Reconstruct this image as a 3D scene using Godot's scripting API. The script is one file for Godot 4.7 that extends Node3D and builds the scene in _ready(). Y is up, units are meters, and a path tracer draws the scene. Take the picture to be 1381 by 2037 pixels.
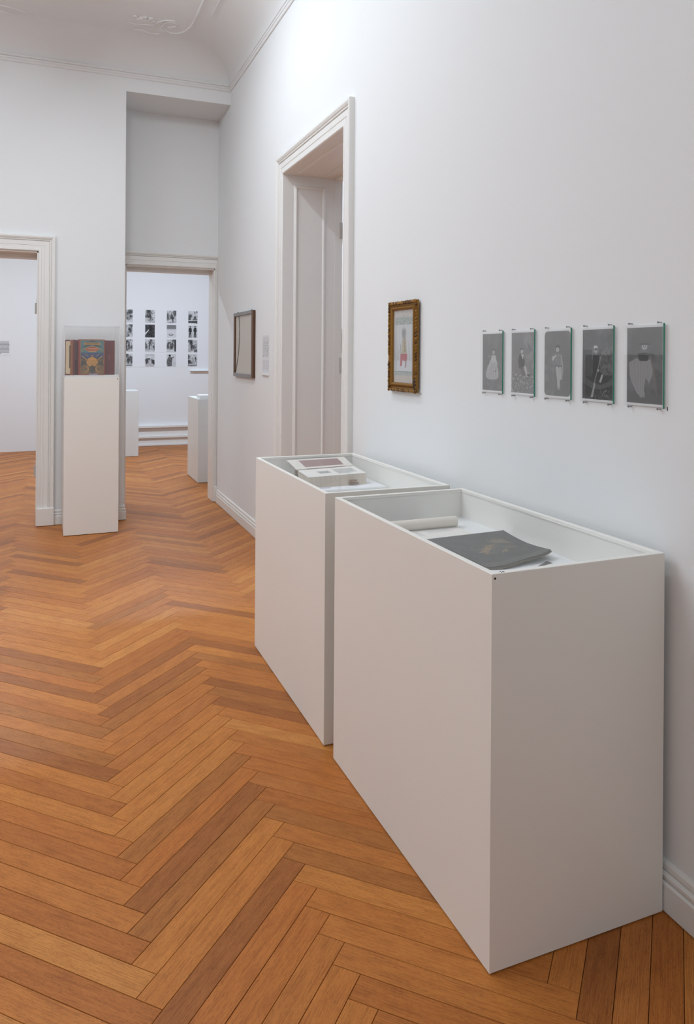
extends Node3D
# A white gallery room in an old town house: parquet floor, two table vitrines along the right wall, pictures, a plinth with books,
# doorways into further rooms. Units are metres; the camera stands at x = 0, z = 0 and the rooms run towards -z.

const TH := -0.0095            # the right wall is a little out of square
const WX := 1.6114             # plaster of the right wall: x = WX - 0.0095 z
const CEIL := 4.4
const EZ := -7.335             # plaster of the end wall
const RZ := -7.90              # back of the recess
const FZ := -13.0              # far wall of the next room
const PW := 0.0778             # parquet stave
const PL := 0.6675

var m := {}
var taken := {}

# ------------------------------------------------------------------ mesh building
class B:
	var v := PackedVector3Array()
	var n := PackedVector3Array()
	var u := PackedVector2Array()
	func tri(a: Vector3, b: Vector3, c: Vector3, ua := Vector2.ZERO, ub := Vector2.ZERO, uc := Vector2.ZERO) -> void:
		# a, b, c run counter-clockwise seen from outside; Godot wants clockwise
		var k := (b - a).cross(c - a)
		if k.length_squared() < 1e-20: return
		k = k.normalized()
		v.append_array([a, c, b]); n.append_array([k, k, k]); u.append_array([ua, uc, ub])
	func quad(a: Vector3, b: Vector3, c: Vector3, d: Vector3, r := Rect2(0, 0, 1, 1)) -> void:
		# uv: a top left, b bottom left, c bottom right, d top right
		var ua := r.position; var ub := r.position + Vector2(0, r.size.y); var uc := r.end; var ud := r.position + Vector2(r.size.x, 0)
		tri(a, b, c, ua, ub, uc); tri(a, c, d, ua, uc, ud)
	func out(a: Vector3, b: Vector3, c: Vector3, d: Vector3, away: Vector3) -> void:
		if (b - a).cross(c - a).dot(away) >= 0.0: quad(a, b, c, d)
		else: quad(a, d, c, b)
	func box(lo: Vector3, hi: Vector3) -> void:
		var p := func(x, y, z): return Vector3(hi.x if x else lo.x, hi.y if y else lo.y, hi.z if z else lo.z)
		out(p.call(0,0,0), p.call(0,0,1), p.call(0,1,1), p.call(0,1,0), Vector3.LEFT); out(p.call(1,0,0), p.call(1,0,1), p.call(1,1,1), p.call(1,1,0), Vector3.RIGHT)
		out(p.call(0,0,0), p.call(1,0,0), p.call(1,0,1), p.call(0,0,1), Vector3.DOWN); out(p.call(0,1,0), p.call(1,1,0), p.call(1,1,1), p.call(0,1,1), Vector3.UP)
		out(p.call(0,0,0), p.call(1,0,0), p.call(1,1,0), p.call(0,1,0), Vector3.FORWARD); out(p.call(0,0,1), p.call(1,0,1), p.call(1,1,1), p.call(0,1,1), Vector3.BACK)
	func bevel(lo: Vector3, hi: Vector3, e: float) -> void:
		var c := (lo + hi) / 2; var h := (hi - lo) / 2; var i := Vector3(h.x - e, h.y - e, h.z - e)
		var P := func(ax: int, s: Vector3):
			var q := i * s; q[ax] = h[ax] * s[ax]; return c + q
		for ax in 3:
			var b1 := (ax + 1) % 3; var b2 := (ax + 2) % 3
			for sg in [-1.0, 1.0]:
				var q := []
				for k in [[-1, -1], [1, -1], [1, 1], [-1, 1]]:
					var s := Vector3.ZERO; s[ax] = sg; s[b1] = k[0]; s[b2] = k[1]; q.append(P.call(ax, s))
				var o := Vector3.ZERO; o[ax] = sg
				out(q[0], q[1], q[2], q[3], o)
			for s1 in [-1.0, 1.0]:
				for s2 in [-1.0, 1.0]:
					var e1 := Vector3.ZERO; var e2 := Vector3.ZERO
					e1[ax] = -1; e1[b1] = s1; e1[b2] = s2; e2 = e1; e2[ax] = 1
					var o := Vector3.ZERO; o[b1] = s1; o[b2] = s2
					out(P.call(b1, e1), P.call(b1, e2), P.call(b2, e2), P.call(b2, e1), o)
		for x in [-1.0, 1.0]:
			for y in [-1.0, 1.0]:
				for z in [-1.0, 1.0]:
					var s := Vector3(x, y, z); var a: Vector3 = P.call(0, s); var b: Vector3 = P.call(1, s); var d: Vector3 = P.call(2, s)
					if (b - a).cross(d - a).dot(s) > 0: tri(a, b, d)
					else: tri(a, d, b)
	func sweep(prof: PackedVector2Array, base: Array, U: Array, V: Array, caps := true) -> void:
		# a closed profile (x along U, y along V) carried along the base points
		var area := 0.0
		for i in prof.size(): area += prof[i].cross(prof[(i + 1) % prof.size()])
		for s in base.size() - 1:
			for i in prof.size():
				var p := prof[i]; var q := prof[(i + 1) % prof.size()]
				var t := (q - p).normalized(); var nn := Vector2(t.y, -t.x) * signf(area)
				out(base[s] + U[s] * p.x + V[s] * p.y, base[s] + U[s] * q.x + V[s] * q.y, base[s + 1] + U[s + 1] * q.x + V[s + 1] * q.y, base[s + 1] + U[s + 1] * p.x + V[s + 1] * p.y, U[s] * nn.x + V[s] * nn.y)
		if caps:
			for s in [0, base.size() - 1]:
				var ix := Geometry2D.triangulate_polygon(prof)
				var away: Vector3 = (base[0] - base[1]) if s == 0 else (base[s] - base[s - 1])
				for k in range(0, ix.size(), 3):
					var a: Array = []
					for j in 3: a.append(base[s] + U[s] * prof[ix[k + j]].x + V[s] * prof[ix[k + j]].y)
					if (a[1] - a[0]).cross(a[2] - a[0]).dot(away) > 0: tri(a[0], a[1], a[2])
					else: tri(a[0], a[2], a[1])
	func grid(p: Array, closed := false) -> void:
		# rows of points, smooth; outside is the side of (along a row) x (along the rows)
		var R := p.size(); var C: int = p[0].size(); var nn := []
		for i in R:
			var row := []
			for j in C:
				var j0 := (j - 1 + C) % C if closed else maxi(j - 1, 0); var j1 := (j + 1) % C if closed else mini(j + 1, C - 1)
				var k: Vector3 = (p[i][j1] - p[i][j0]).cross(p[mini(i + 1, R - 1)][j] - p[maxi(i - 1, 0)][j])
				row.append(k.normalized() if k.length() > 1e-12 else Vector3.UP)
			nn.append(row)
		for i in R - 1:
			for j in (C if closed else C - 1):
				var k := (j + 1) % C
				var uv := [Vector2(float(j) / C, float(i) / (R - 1)), Vector2(float(j + 1) / C, float(i) / (R - 1)), Vector2(float(j + 1) / C, float(i + 1) / (R - 1)), Vector2(float(j) / C, float(i + 1) / (R - 1))]
				var a := [p[i][j], p[i][k], p[i + 1][k], p[i + 1][j]]; var b := [nn[i][j], nn[i][k], nn[i + 1][k], nn[i + 1][j]]
				for t in [[0, 2, 1], [0, 3, 2]]:
					for x in t: v.append(a[x]); n.append(b[x]); u.append(uv[x])
	func tube(path: Array, r: float, sides := 8, squash := 1.0) -> void:
		var rows := []
		for i in path.size():
			var d: Vector3 = (path[mini(i + 1, path.size() - 1)] - path[maxi(i - 1, 0)]).normalized()
			var a := d.cross(Vector3.UP); a = (d.cross(Vector3.RIGHT) if a.length() < 0.1 else a).normalized(); var b := a.cross(d).normalized()
			var row := []
			for k in sides: row.append(path[i] + (a * cos(TAU * k / sides) + b * sin(TAU * k / sides) * squash) * r)
			rows.append(row)
		grid(rows, true)
		for e in [0, path.size() - 1]:
			for k in sides:
				var a: Vector3 = rows[e][k]; var b: Vector3 = rows[e][(k + 1) % sides]
				var away: Vector3 = path[e] - path[1 if e == 0 else e - 1]
				if (a - path[e]).cross(b - path[e]).dot(away) > 0: tri(path[e], a, b)
				else: tri(path[e], b, a)
	func blob(c: Vector3, r: Vector3, rows := 6, cols := 8) -> void:
		var p := []
		for i in rows + 1:
			var t := PI * i / rows; var row := []
			for j in cols: row.append(c + Vector3(sin(t) * cos(TAU * j / cols) * r.x, cos(t) * r.y, -sin(t) * sin(TAU * j / cols) * r.z))
			p.append(row)
		grid(p, true)
	func mesh() -> ArrayMesh:
		return add_to(ArrayMesh.new())
	func add_to(me: ArrayMesh) -> ArrayMesh:
		var a := []; a.resize(Mesh.ARRAY_MAX)
		a[Mesh.ARRAY_VERTEX] = v; a[Mesh.ARRAY_NORMAL] = n; a[Mesh.ARRAY_TEX_UV] = u
		me.add_surface_from_arrays(Mesh.PRIMITIVE_TRIANGLES, a); return me

func numbered(called: String) -> String:
	taken[called] = taken.get(called, -1) + 1
	return called if taken[called] == 0 else "%s_%03d" % [called, taken[called]]
func obj(called: String, b: B, mat: Material, parent: Node3D = self) -> MeshInstance3D:
	return put(called, b.mesh(), mat, parent)
func put(called: String, me: Mesh, mat: Material, parent: Node3D = self) -> MeshInstance3D:
	var o := MeshInstance3D.new(); o.mesh = me
	if mat: o.material_override = mat
	o.name = numbered(called) if parent == self else called
	parent.add_child(o, true); return o
func tag(o: Node3D, label: String, category := "", group := "") -> Node3D:
	o.set_meta("label", label)
	if category: o.set_meta("category", category)
	if group: o.set_meta("group", group)
	return o
func thing(called: String, label: String, category: String, at := Vector3.ZERO, turn := 0.0, group := "") -> Node3D:
	var o := Node3D.new(); o.name = numbered(called); add_child(o); o.position = at; o.rotation.y = turn
	return tag(o, label, category, group)
func struct(called: String, label: String, b: B, mat: Material) -> MeshInstance3D:
	var o := obj(called, b, mat); o.set_meta("kind", "structure"); o.set_meta("label", label); return o
func on_wall(y: float, z: float) -> Vector3:         # a point of the right wall's plaster, z along the wall
	return Vector3(WX, 0, 0) + Basis(Vector3.UP, TH) * Vector3(0, y, z)
func wall_x(z: float) -> float: return WX - 0.0095 * z

func paint(c: Color, rough := 0.6, spec := 0.5) -> StandardMaterial3D:
	var s := StandardMaterial3D.new(); s.albedo_color = c; s.roughness = rough; s.metallic_specular = spec; return s
func picture(im: Image, rough := 0.6) -> StandardMaterial3D:
	var s := paint(Color.WHITE, rough); s.albedo_texture = ImageTexture.create_from_image(im); return s
func pane(c: Color) -> StandardMaterial3D:
	var s := paint(c, 0.0); s.transparency = BaseMaterial3D.TRANSPARENCY_ALPHA; return s

# ------------------------------------------------------------------ drawing flat prints (coordinates 0..1 of the sheet)
func sheet(w: int, h: int, c: Color) -> Image:
	var im := Image.create(w, h, false, Image.FORMAT_RGB8); im.fill(c); return im
func dot(im: Image, x: int, y: int, c: Color, a: float) -> void:
	if x >= 0 and y >= 0 and x < im.get_width() and y < im.get_height(): im.set_pixel(x, y, im.get_pixel(x, y).lerp(c, a))
func ell(im: Image, cx: float, cy: float, rx: float, ry: float, c: Color, a := 1.0, soft := 0.25) -> void:
	var w := im.get_width(); var h := im.get_height()
	for y in range(int((cy - ry) * h) - 1, int((cy + ry) * h) + 2):
		for x in range(int((cx - rx) * w) - 1, int((cx + rx) * w) + 2):
			var d := Vector2(((x + 0.5) / w - cx) / rx, ((y + 0.5) / h - cy) / ry).length()
			if d < 1.0: dot(im, x, y, c, a * clampf((1.0 - d) / soft, 0, 1))
func poly(im: Image, pts: Array, c: Color, a := 1.0) -> void:
	var w := im.get_width(); var h := im.get_height(); var q := PackedVector2Array(); var r := Rect2(Vector2(pts[0][0] * w, pts[0][1] * h), Vector2.ZERO)
	for p in pts: q.append(Vector2(p[0] * w, p[1] * h)); r = r.expand(q[-1])
	for y in range(int(r.position.y), int(r.end.y) + 1):
		for x in range(int(r.position.x), int(r.end.x) + 1):
			if Geometry2D.is_point_in_polygon(Vector2(x + 0.5, y + 0.5), q): dot(im, x, y, c, a)
func stroke(im: Image, pts: Array, wd: float, c: Color, a := 1.0) -> void:
	var w := im.get_width(); var h := im.get_height()
	for i in pts.size() - 1:
		var p := Vector2(pts[i][0] * w, pts[i][1] * h); var q := Vector2(pts[i + 1][0] * w, pts[i + 1][1] * h); var half := wd * w / 2
		for y in range(int(minf(p.y, q.y) - half) - 1, int(maxf(p.y, q.y) + half) + 2):
			for x in range(int(minf(p.x, q.x) - half) - 1, int(maxf(p.x, q.x) + half) + 2):
				var d := Geometry2D.get_closest_point_to_segment(Vector2(x + 0.5, y + 0.5), p, q).distance_to(Vector2(x + 0.5, y + 0.5))
				dot(im, x, y, c, a * clampf(half + 0.5 - d, 0, 1))
func mottle(im: Image, sd: int, freq: float, dark: Color, a: float, from := 0.0, r := Rect2(0, 0, 1, 1)) -> void:
	var f := FastNoiseLite.new(); f.seed = sd; f.frequency = freq; f.fractal_octaves = 3
	var w := im.get_width(); var h := im.get_height()
	for y in range(int(r.position.y * h), int(r.end.y * h)):
		for x in range(int(r.position.x * w), int(r.end.x * w)):
			var k := f.get_noise_2d(x, y) * 2.0
			if k > from: dot(im, x, y, dark, a * clampf((k - from) * 1.6, 0, 1))
func hatch(im: Image, r: Rect2, c: Color, a: float, sd: int) -> void:
	var g := RandomNumberGenerator.new(); g.seed = sd
	for i in 26:
		var y := r.position.y + r.size.y * i / 26.0; var x0 := r.position.x + g.randf() * 0.08
		stroke(im, [[x0, y], [r.end.x - g.randf() * 0.1, y + g.randf_range(-0.02, 0.03)]], 0.012, c, a)
func grey(g: float) -> Color: return Color(g, g, g)
func text_lines(im: Image, r: Rect2, rows: int, c: Color, a: float, sd: int) -> void:
	var g := RandomNumberGenerator.new(); g.seed = sd
	for i in rows:
		var y := r.position.y + r.size.y * (i + 0.5) / rows; var x := r.position.x
		var last := r.end.x - (r.size.x * 0.4 if i == rows - 1 else 0.0)
		while x < last:
			var l := minf(g.randf_range(0.03, 0.1) * r.size.x * 2.0, last - x)
			stroke(im, [[x, y], [x + l * 0.8, y]], r.size.y / rows * 0.42, c, a); x += l

# ------------------------------------------------------------------ the scene
func _ready() -> void:
	set_camera(); set_light(); set_materials()
	build_floor(); build_shell(); build_trims(); build_ceiling()
	build_vitrines(); build_plinth(); build_wall_pictures(); build_far_room(); build_unseen_sides()

func set_camera() -> void:
	var f := 1508.51; var near := 0.05; var yaw := 0.395945; var roll := 0.00664
	var c := Camera3D.new(); c.name = "camera"; add_child(c)
	c.set_frustum(near * 2037.0 / f, Vector2((690.5 - 715.8) / f, -(1018.5 - 704.95) / f) * near, near, 60.0)
	var fw := Vector3(sin(yaw), 0, -cos(yaw)); var r := Vector3(cos(yaw), 0, sin(yaw)); var up := Vector3.UP
	c.transform = Transform3D(Basis(r * cos(roll) + up * sin(roll), up * cos(roll) - r * sin(roll), -fw), Vector3(0, 1.5461, 0))
	c.current = true

func set_light() -> void:
	var e := Environment.new(); e.background_mode = Environment.BG_COLOR; e.background_color = Color(0.6, 0.68, 0.8); e.background_energy_multiplier = 0.6
	e.tonemap_mode = Environment.TONE_MAPPER_LINEAR; e.tonemap_exposure = 1.0
	e.sdfgi_enabled = true; e.ssao_enabled = true; e.ssil_enabled = true
	var w := WorldEnvironment.new(); w.name = "environment"; w.environment = e; add_child(w)
	# hanging strip lights, some of them only added fill, wrapped in diffusers that shine down and to both sides
	var warm := Color(0.892, 0.94, 0.985); var cool := Color(0.797, 0.88, 0.97)
	strip_light("white ceiling strip light over the gallery room beside the tall doorway", Vector3(0.25, 4.25, -5.1), 1.3, 0.0, warm, 1.3, 1.45)
	strip_light("white ceiling strip light over the gallery room above the vitrines", Vector3(0.25, 4.25, -3.4), 1.3, 0.0, warm, 0.5, 0.75)
	strip_light("added unseen wide white fill panel hung along the wall facing the pictures", Vector3(-1.7, 4.25, -3.8), 3.0, 0.0, warm, 7.4, 0.1, 0.8)  # added soft fill, made wide so that its shadow line blurs
	strip_light("added unseen fill strip light over the gallery room behind the viewer", Vector3(-0.5, 4.25, 1.2), 1.5, 0.0, warm, 0.3, 2.1)  # added fill lamp behind the camera, no known source there
	strip_light("added unseen strip light in place of daylight over the back room prints", Vector3(2.0, 3.9, -10.4), 1.5, PI / 2, cool, 11.0, 0.3)  # added lamp, stands in for bluish daylight in the back room
	strip_light("added unseen fill strip light over the back room before the partition", Vector3(-1.0, 3.9, -10.4), 1.5, PI / 2, warm, 6.6, 0.3)  # added to brighten the left part of the far wall
	strip_light("added unseen fill strip light over the side room behind the tall doorway", Vector3(4.0, 3.9, -5.6), 1.5, PI / 2, cool, 0.5, 9.0)  # added for the bluish brightness in the gap of the doorway

func strip_light(label: String, at: Vector3, long: float, turn: float, c: Color, down: float, side: float, half := 0.1) -> void:
	var t := thing("strip_light", label, "ceiling lamp", at, turn, "strip lights under the ceilings")
	var top := B.new(); top.bevel(Vector3(-half, 0.02, -long / 2 - 0.01), Vector3(half, 0.06, long / 2 + 0.01), 0.006)
	obj("housing", top, paint(Color(0.9, 0.9, 0.9), 0.5), t)
	var glow := StandardMaterial3D.new(); glow.albedo_color = Color(0.9, 0.9, 0.9); glow.emission_enabled = true; glow.emission = c; glow.emission_energy_multiplier = 1.0
	var d := B.new(); d.sweep(PackedVector2Array([Vector2(0.01 - half, 0.019), Vector2(0.05 - half, -0.03), Vector2(half - 0.05, -0.03), Vector2(half - 0.01, 0.019)]), [Vector3(0, 0, -long / 2), Vector3(0, 0, long / 2)], [Vector3.RIGHT, Vector3.RIGHT], [Vector3.UP, Vector3.UP])
	obj("lamp_diffuser", d, glow, t)
	for s in [-1, 1]:
		var rod := B.new(); rod.tube([Vector3(0, 0.06, s * long * 0.35), Vector3(0, (CEIL if at.z > EZ and at.x < 1.6 else 4.1) - at.y, s * long * 0.35)], 0.006); obj("hanging_rod", rod, paint(grey(0.8), 0.4), t)
	for k in [[0.0, Vector3(0, -0.034, 0), 2 * half - 0.1, down], [0.95, Vector3(half - 0.025, -0.01, 0), 0.06, side], [-0.95, Vector3(0.025 - half, -0.01, 0), 0.06, side]]:
		var l := AreaLight3D.new(); l.name = "lamp_light"; l.area_size = Vector2(k[2], long); l.area_normalize_energy = true
		l.light_color = c; l.light_energy = k[3]; l.area_range = 30.0; l.area_attenuation = 2.0; l.shadow_enabled = true
		# an area light shines along its -z
		l.basis = Basis(Vector3.BACK, k[0]) * Basis(Vector3.RIGHT, -PI / 2); l.position = k[1]
		t.add_child(l, true)

func set_materials() -> void:
	m.wall = paint(Color(0.925, 0.925, 0.92), 0.85, 0.3)
	m.ceil = paint(Color(0.915, 0.912, 0.905), 0.9, 0.2)
	m.trim = paint(Color(0.925, 0.915, 0.895), 0.4)
	m.white = paint(Color(0.935, 0.92, 0.89), 0.42)
	m.low_white = paint(Color(0.88, 0.885, 0.87), 0.45)
	m.base = paint(Color(0.93, 0.93, 0.925), 0.6)
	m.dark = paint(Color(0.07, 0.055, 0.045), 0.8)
	m.paper = paint(Color(0.92, 0.92, 0.92), 0.8)
	m.cream = paint(Color(0.9, 0.86, 0.81), 0.75)
	m.glass = pane(Color(0.93, 0.97, 0.96, 0.03)); m.case_glass = pane(Color(0.94, 0.97, 0.96, 0.03)); m.case_glass.metallic_specular = 0.2
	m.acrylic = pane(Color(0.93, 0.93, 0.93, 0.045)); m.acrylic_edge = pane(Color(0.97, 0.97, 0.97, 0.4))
	m.steel = paint(Color(0.62, 0.62, 0.62), 0.3); m.steel.metallic = 0.9
	m.plate_steel = paint(Color(0.80, 0.79, 0.77), 0.35)
	m.edge = paint(Color(0.22, 0.55, 0.45), 0.15)
	m.gold = paint(Color(0.56, 0.40, 0.16), 0.42); m.gold.metallic = 0.55
	m.gold_dark = paint(Color(0.40, 0.27, 0.11), 0.55); m.gold_dark.metallic = 0.35
	m.wood = []
	var tones := [[0.738, 0.46, 0.211], [0.713, 0.439, 0.202], [0.753, 0.48, 0.225], [0.684, 0.41, 0.183], [0.723, 0.444, 0.202], [0.765, 0.5, 0.245], [0.617, 0.37, 0.174], [0.703, 0.434, 0.206], [0.733, 0.455, 0.211], [0.658, 0.41, 0.193], [0.748, 0.47, 0.216], [0.713, 0.429, 0.193]]
	for i in tones.size():
		var s := picture(grain(tones[i], i), 0.42); s.metallic_specular = 0.33; m.wood.append(s)

func grain(tone: Array, sd: int) -> Image:
	var w := 768; var h := 96; var im := Image.create(w, h, false, Image.FORMAT_RGB8)
	var a := FastNoiseLite.new(); a.seed = sd * 7 + 1; a.frequency = 0.011
	var b := FastNoiseLite.new(); b.seed = sd * 7 + 2; b.frequency = 0.09; b.fractal_octaves = 2
	var c := FastNoiseLite.new(); c.seed = sd * 7 + 3; c.frequency = 0.22; c.fractal_octaves = 1
	var base := Color(tone[0], tone[1], tone[2]); var dark := Color(tone[0] * 0.70, tone[1] * 0.62, tone[2] * 0.54); var light := Color(minf(tone[0] * 1.12, 1), minf(tone[1] * 1.16, 1), minf(tone[2] * 1.22, 1))
	var flame := 1.0 if sd % 3 == 0 else 0.35
	for y in h:
		for x in w:
			var far := a.get_noise_2d(x * 0.6, y * 2.2)
			var ring := sin((y * 0.16 + far * 26.0 * flame + x * 0.004) * 2.4)
			var streak := b.get_noise_2d(x * 0.05, y * 2.6)
			var pore := c.get_noise_2d(x * 0.16, y * 4.0)
			var k := 0.16 * ring * flame + 0.55 * streak + 0.35 * far
			var col := base.lerp(light, clampf(k, 0, 1)) if k > 0 else base.lerp(dark, clampf(-k, 0, 1))
			if pore > 0.42: col = col.lerp(dark, (pore - 0.42) * 1.6)
			im.set_pixel(x, y, col)
	return im

# ------------------------------------------------------------------ floor
func stave(uv: Rect2) -> B:
	var b := B.new(); var g := 0.0008; var e := 0.0007; var x0 := g; var x1 := PL - g; var z0 := g; var z1 := PW - g; var y0 := -0.012
	var t := [Vector3(x0 + e, 0, z0 + e), Vector3(x0 + e, 0, z1 - e), Vector3(x1 - e, 0, z1 - e), Vector3(x1 - e, 0, z0 + e)]
	var s := [Vector3(x0, -e, z0), Vector3(x0, -e, z1), Vector3(x1, -e, z1), Vector3(x1, -e, z0)]
	b.quad(t[0], t[1], t[2], t[3], uv)
	for i in 4:
		var j := (i + 1) % 4; var d := Vector3(0, y0 + e, 0)
		b.quad(t[j], t[i], s[i], s[j], Rect2(uv.position, Vector2(0.01, 0.02))); b.quad(s[j], s[i], s[i] + d, s[j] + d, Rect2(uv.position, Vector2(0.01, 0.02)))
	return b

func build_floor() -> void:
	var slab := B.new(); slab.box(Vector3(-3.4, -0.2, -13.4), Vector3(6.4, -0.0125, 3.4))
	var fl := struct("floor", "oiled oak herringbone parquet running through all rooms", slab, m.dark)
	var rng := RandomNumberGenerator.new(); rng.seed = 11
	var shapes := [stave(Rect2(0, 0.02, 1, 0.96)), stave(Rect2(1, 0.98, -1, -0.96)), stave(Rect2(0, 0.98, 1, -0.96))]
	var meshes := shapes.map(func(b): return b.mesh())
	var skew := Basis(Vector3.UP, -0.006)
	var s2 := sqrt(2.0); var all := []
	var ou := Vector3(1, 0, -1) / s2; var ov := Vector3(-1, 0, -1) / s2
	for c in range(-4, 7):
		for k in range(-36, 132):
			for kind in 2:
				var xf: Transform3D
				if kind == 0:      # stave along ou, its width along ov
					var o := ou * (k * PW + c * PL) + ov * (k * PW - c * PL)
					xf = Transform3D(Basis(ou, Vector3.UP, -ov), o + ov * PW)
				else:              # stave along -ov from the right end of the first
					var o := ou * (k * PW + PL + c * PL) + ov * ((k + 1) * PW - c * PL)
					xf = Transform3D(Basis(-ov, Vector3.UP, ou * -1.0), o + ou * PW)
				if xf.basis.determinant() < 0: xf.basis.z = -xf.basis.z
				xf = Transform3D(skew, Vector3.ZERO) * Transform3D(Basis(), Vector3(0.259, 0, -1.494)) * xf
				var mid := xf * Vector3(PL / 2, 0, PW / 2)
				var row := {"xf": xf, "mid": mid, "wood": rng.randi() % m.wood.size(), "shape": rng.randi() % 3, "dy": rng.randf_range(-0.0003, 0.0), "tilt": rng.randf_range(-0.0012, 0.0012)}
				if mid.x > -3.3 and mid.x < 6.3 and mid.z < 3.3 and mid.z > -13.3: all.append(row)
	# the staves that show largest are parts of their own
	for r in all:
		r.size = 0.0
		for f in [0.1, 0.35, 0.65, 0.9]:
			if in_view(r.xf * Vector3(PL * f, 0, PW / 2)): r.size += 1.0 / r.mid.distance_squared_to(Vector3(0, 1.55, 0))
	all.sort_custom(func(p, q): return p.size > q.size)
	var rest := []
	for i in m.wood.size(): rest.append(B.new())
	for i in all.size():
		var r: Dictionary = all[i]
		var xf: Transform3D = r.xf * Transform3D(Basis(Vector3.RIGHT, r.tilt), Vector3(0, r.dy, 0))
		if i < 300:
			var o := put("plank", meshes[r.shape], m.wood[r.wood], fl); o.transform = xf
		else:
			var b: B = rest[r.wood]; var s: B = shapes[r.shape]
			b.v.append_array(xf * s.v); b.u.append_array(s.u); b.n.append_array(Transform3D(xf.basis, Vector3.ZERO) * s.n)
	var me := ArrayMesh.new()
	for b in rest: b.add_to(me)
	var o := put("small_planks", me, null, fl); o.set_meta("kind", "stuff")
	for i in m.wood.size(): me.surface_set_material(i, m.wood[i])

func in_view(p: Vector3) -> bool:
	var yaw := 0.395945; var d := p - Vector3(0, 1.5461, 0)
	var z := d.dot(Vector3(sin(yaw), 0, -cos(yaw)))
	if z < 0.3: return false
	var x := 715.8 + 1508.5 * d.dot(Vector3(cos(yaw), 0, sin(yaw))) / z; var y := 704.95 - 1508.5 * d.y / z
	if x < 0 or x > 1381 or y > 2037: return false
	for b in [[Vector3(1.036, 0, -2.707), Vector3(1.599, 1, -1.615)], [Vector3(1.031, 0, -3.909), Vector3(1.588, 1, -2.81)], [Vector3(0.165, 0, -7.27), Vector3(0.61, 1.3, -6.83)], [Vector3(0.0, 0, -7.8), Vector3(0.7, 4, -7.335)]]:
		if AABB(b[0], b[1] - b[0]).intersects_segment(Vector3(0, 1.5461, 0), p + Vector3(0, 0.002, 0)): return false
	return p.x < wall_x(p.z) - 0.02

# ------------------------------------------------------------------ walls
func wall_box(b: B, z0: float, z1: float, y0: float, y1: float, t := 0.46) -> void:   # a piece of the right wall between z0 and z1
	var q := Basis(Vector3.UP, TH)
	var p := func(x, y, z): return Vector3(WX, 0, 0) + q * Vector3(x, y, z)
	b.out(p.call(0, y0, z0), p.call(0, y0, z1), p.call(0, y1, z1), p.call(0, y1, z0), Vector3.LEFT)
	b.out(p.call(t, y0, z0), p.call(t, y0, z1), p.call(t, y1, z1), p.call(t, y1, z0), Vector3.RIGHT)
	for z in [z0, z1]: b.out(p.call(0, y0, z), p.call(t, y0, z), p.call(t, y1, z), p.call(0, y1, z), Vector3(0, 0, 1 if z == maxf(z0, z1) else -1))
	for y in [y0, y1]: b.out(p.call(0, y, z0), p.call(t, y, z0), p.call(t, y, z1), p.call(0, y, z1), Vector3.UP if y == y1 else Vector3.DOWN)

func build_shell() -> void:
	var b := B.new()
	wall_box(b, 3.0, -4.202, 0, 4.6); wall_box(b, -5.47, RZ - 0.25, 0, 4.6); wall_box(b, -4.202, -5.47, 2.905, 4.6)
	struct("wall_right", "long white plaster wall hung with small pictures", b, m.wall)
	b = B.new()
	b.box(Vector3(-3.1, 0, EZ - 0.3), Vector3(-0.98, 4.6, EZ)); b.box(Vector3(-0.98, 2.445, EZ - 0.3), Vector3(-0.04, 4.6, EZ)); b.box(Vector3(-0.04, 0, EZ - 0.3), Vector3(0.45, 4.6, EZ))
	b.box(Vector3(0.45, 0, RZ - 0.25), Vector3(0.70, 4.6, EZ)); b.box(Vector3(0.70, 3.975, RZ), Vector3(1.70, 4.6, EZ))
	b.box(Vector3(0.70, 2.43, RZ - 0.25), Vector3(1.76, 4.6, RZ)); b.box(Vector3(0.70, 0, RZ - 0.25), Vector3(0.757, 2.43, RZ)); b.box(Vector3(1.656, 0, RZ - 0.25), Vector3(1.76, 2.43, RZ))
	struct("wall_end", "white plaster end wall with a deep recess and two doorways", b, m.wall)
	b = B.new(); b.box(Vector3(-3.1, 0, -13.3), Vector3(6.3, 4.3, FZ)); struct("wall_far", "white wall of the back room hung with rows of prints", b, m.wall)
	b = B.new(); b.box(Vector3(2.1, 0, RZ - 0.25), Vector3(6.3, 4.3, RZ)); struct("wall_side", "white wall of the side room seen through the tall doorway", b, m.wall)

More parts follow.
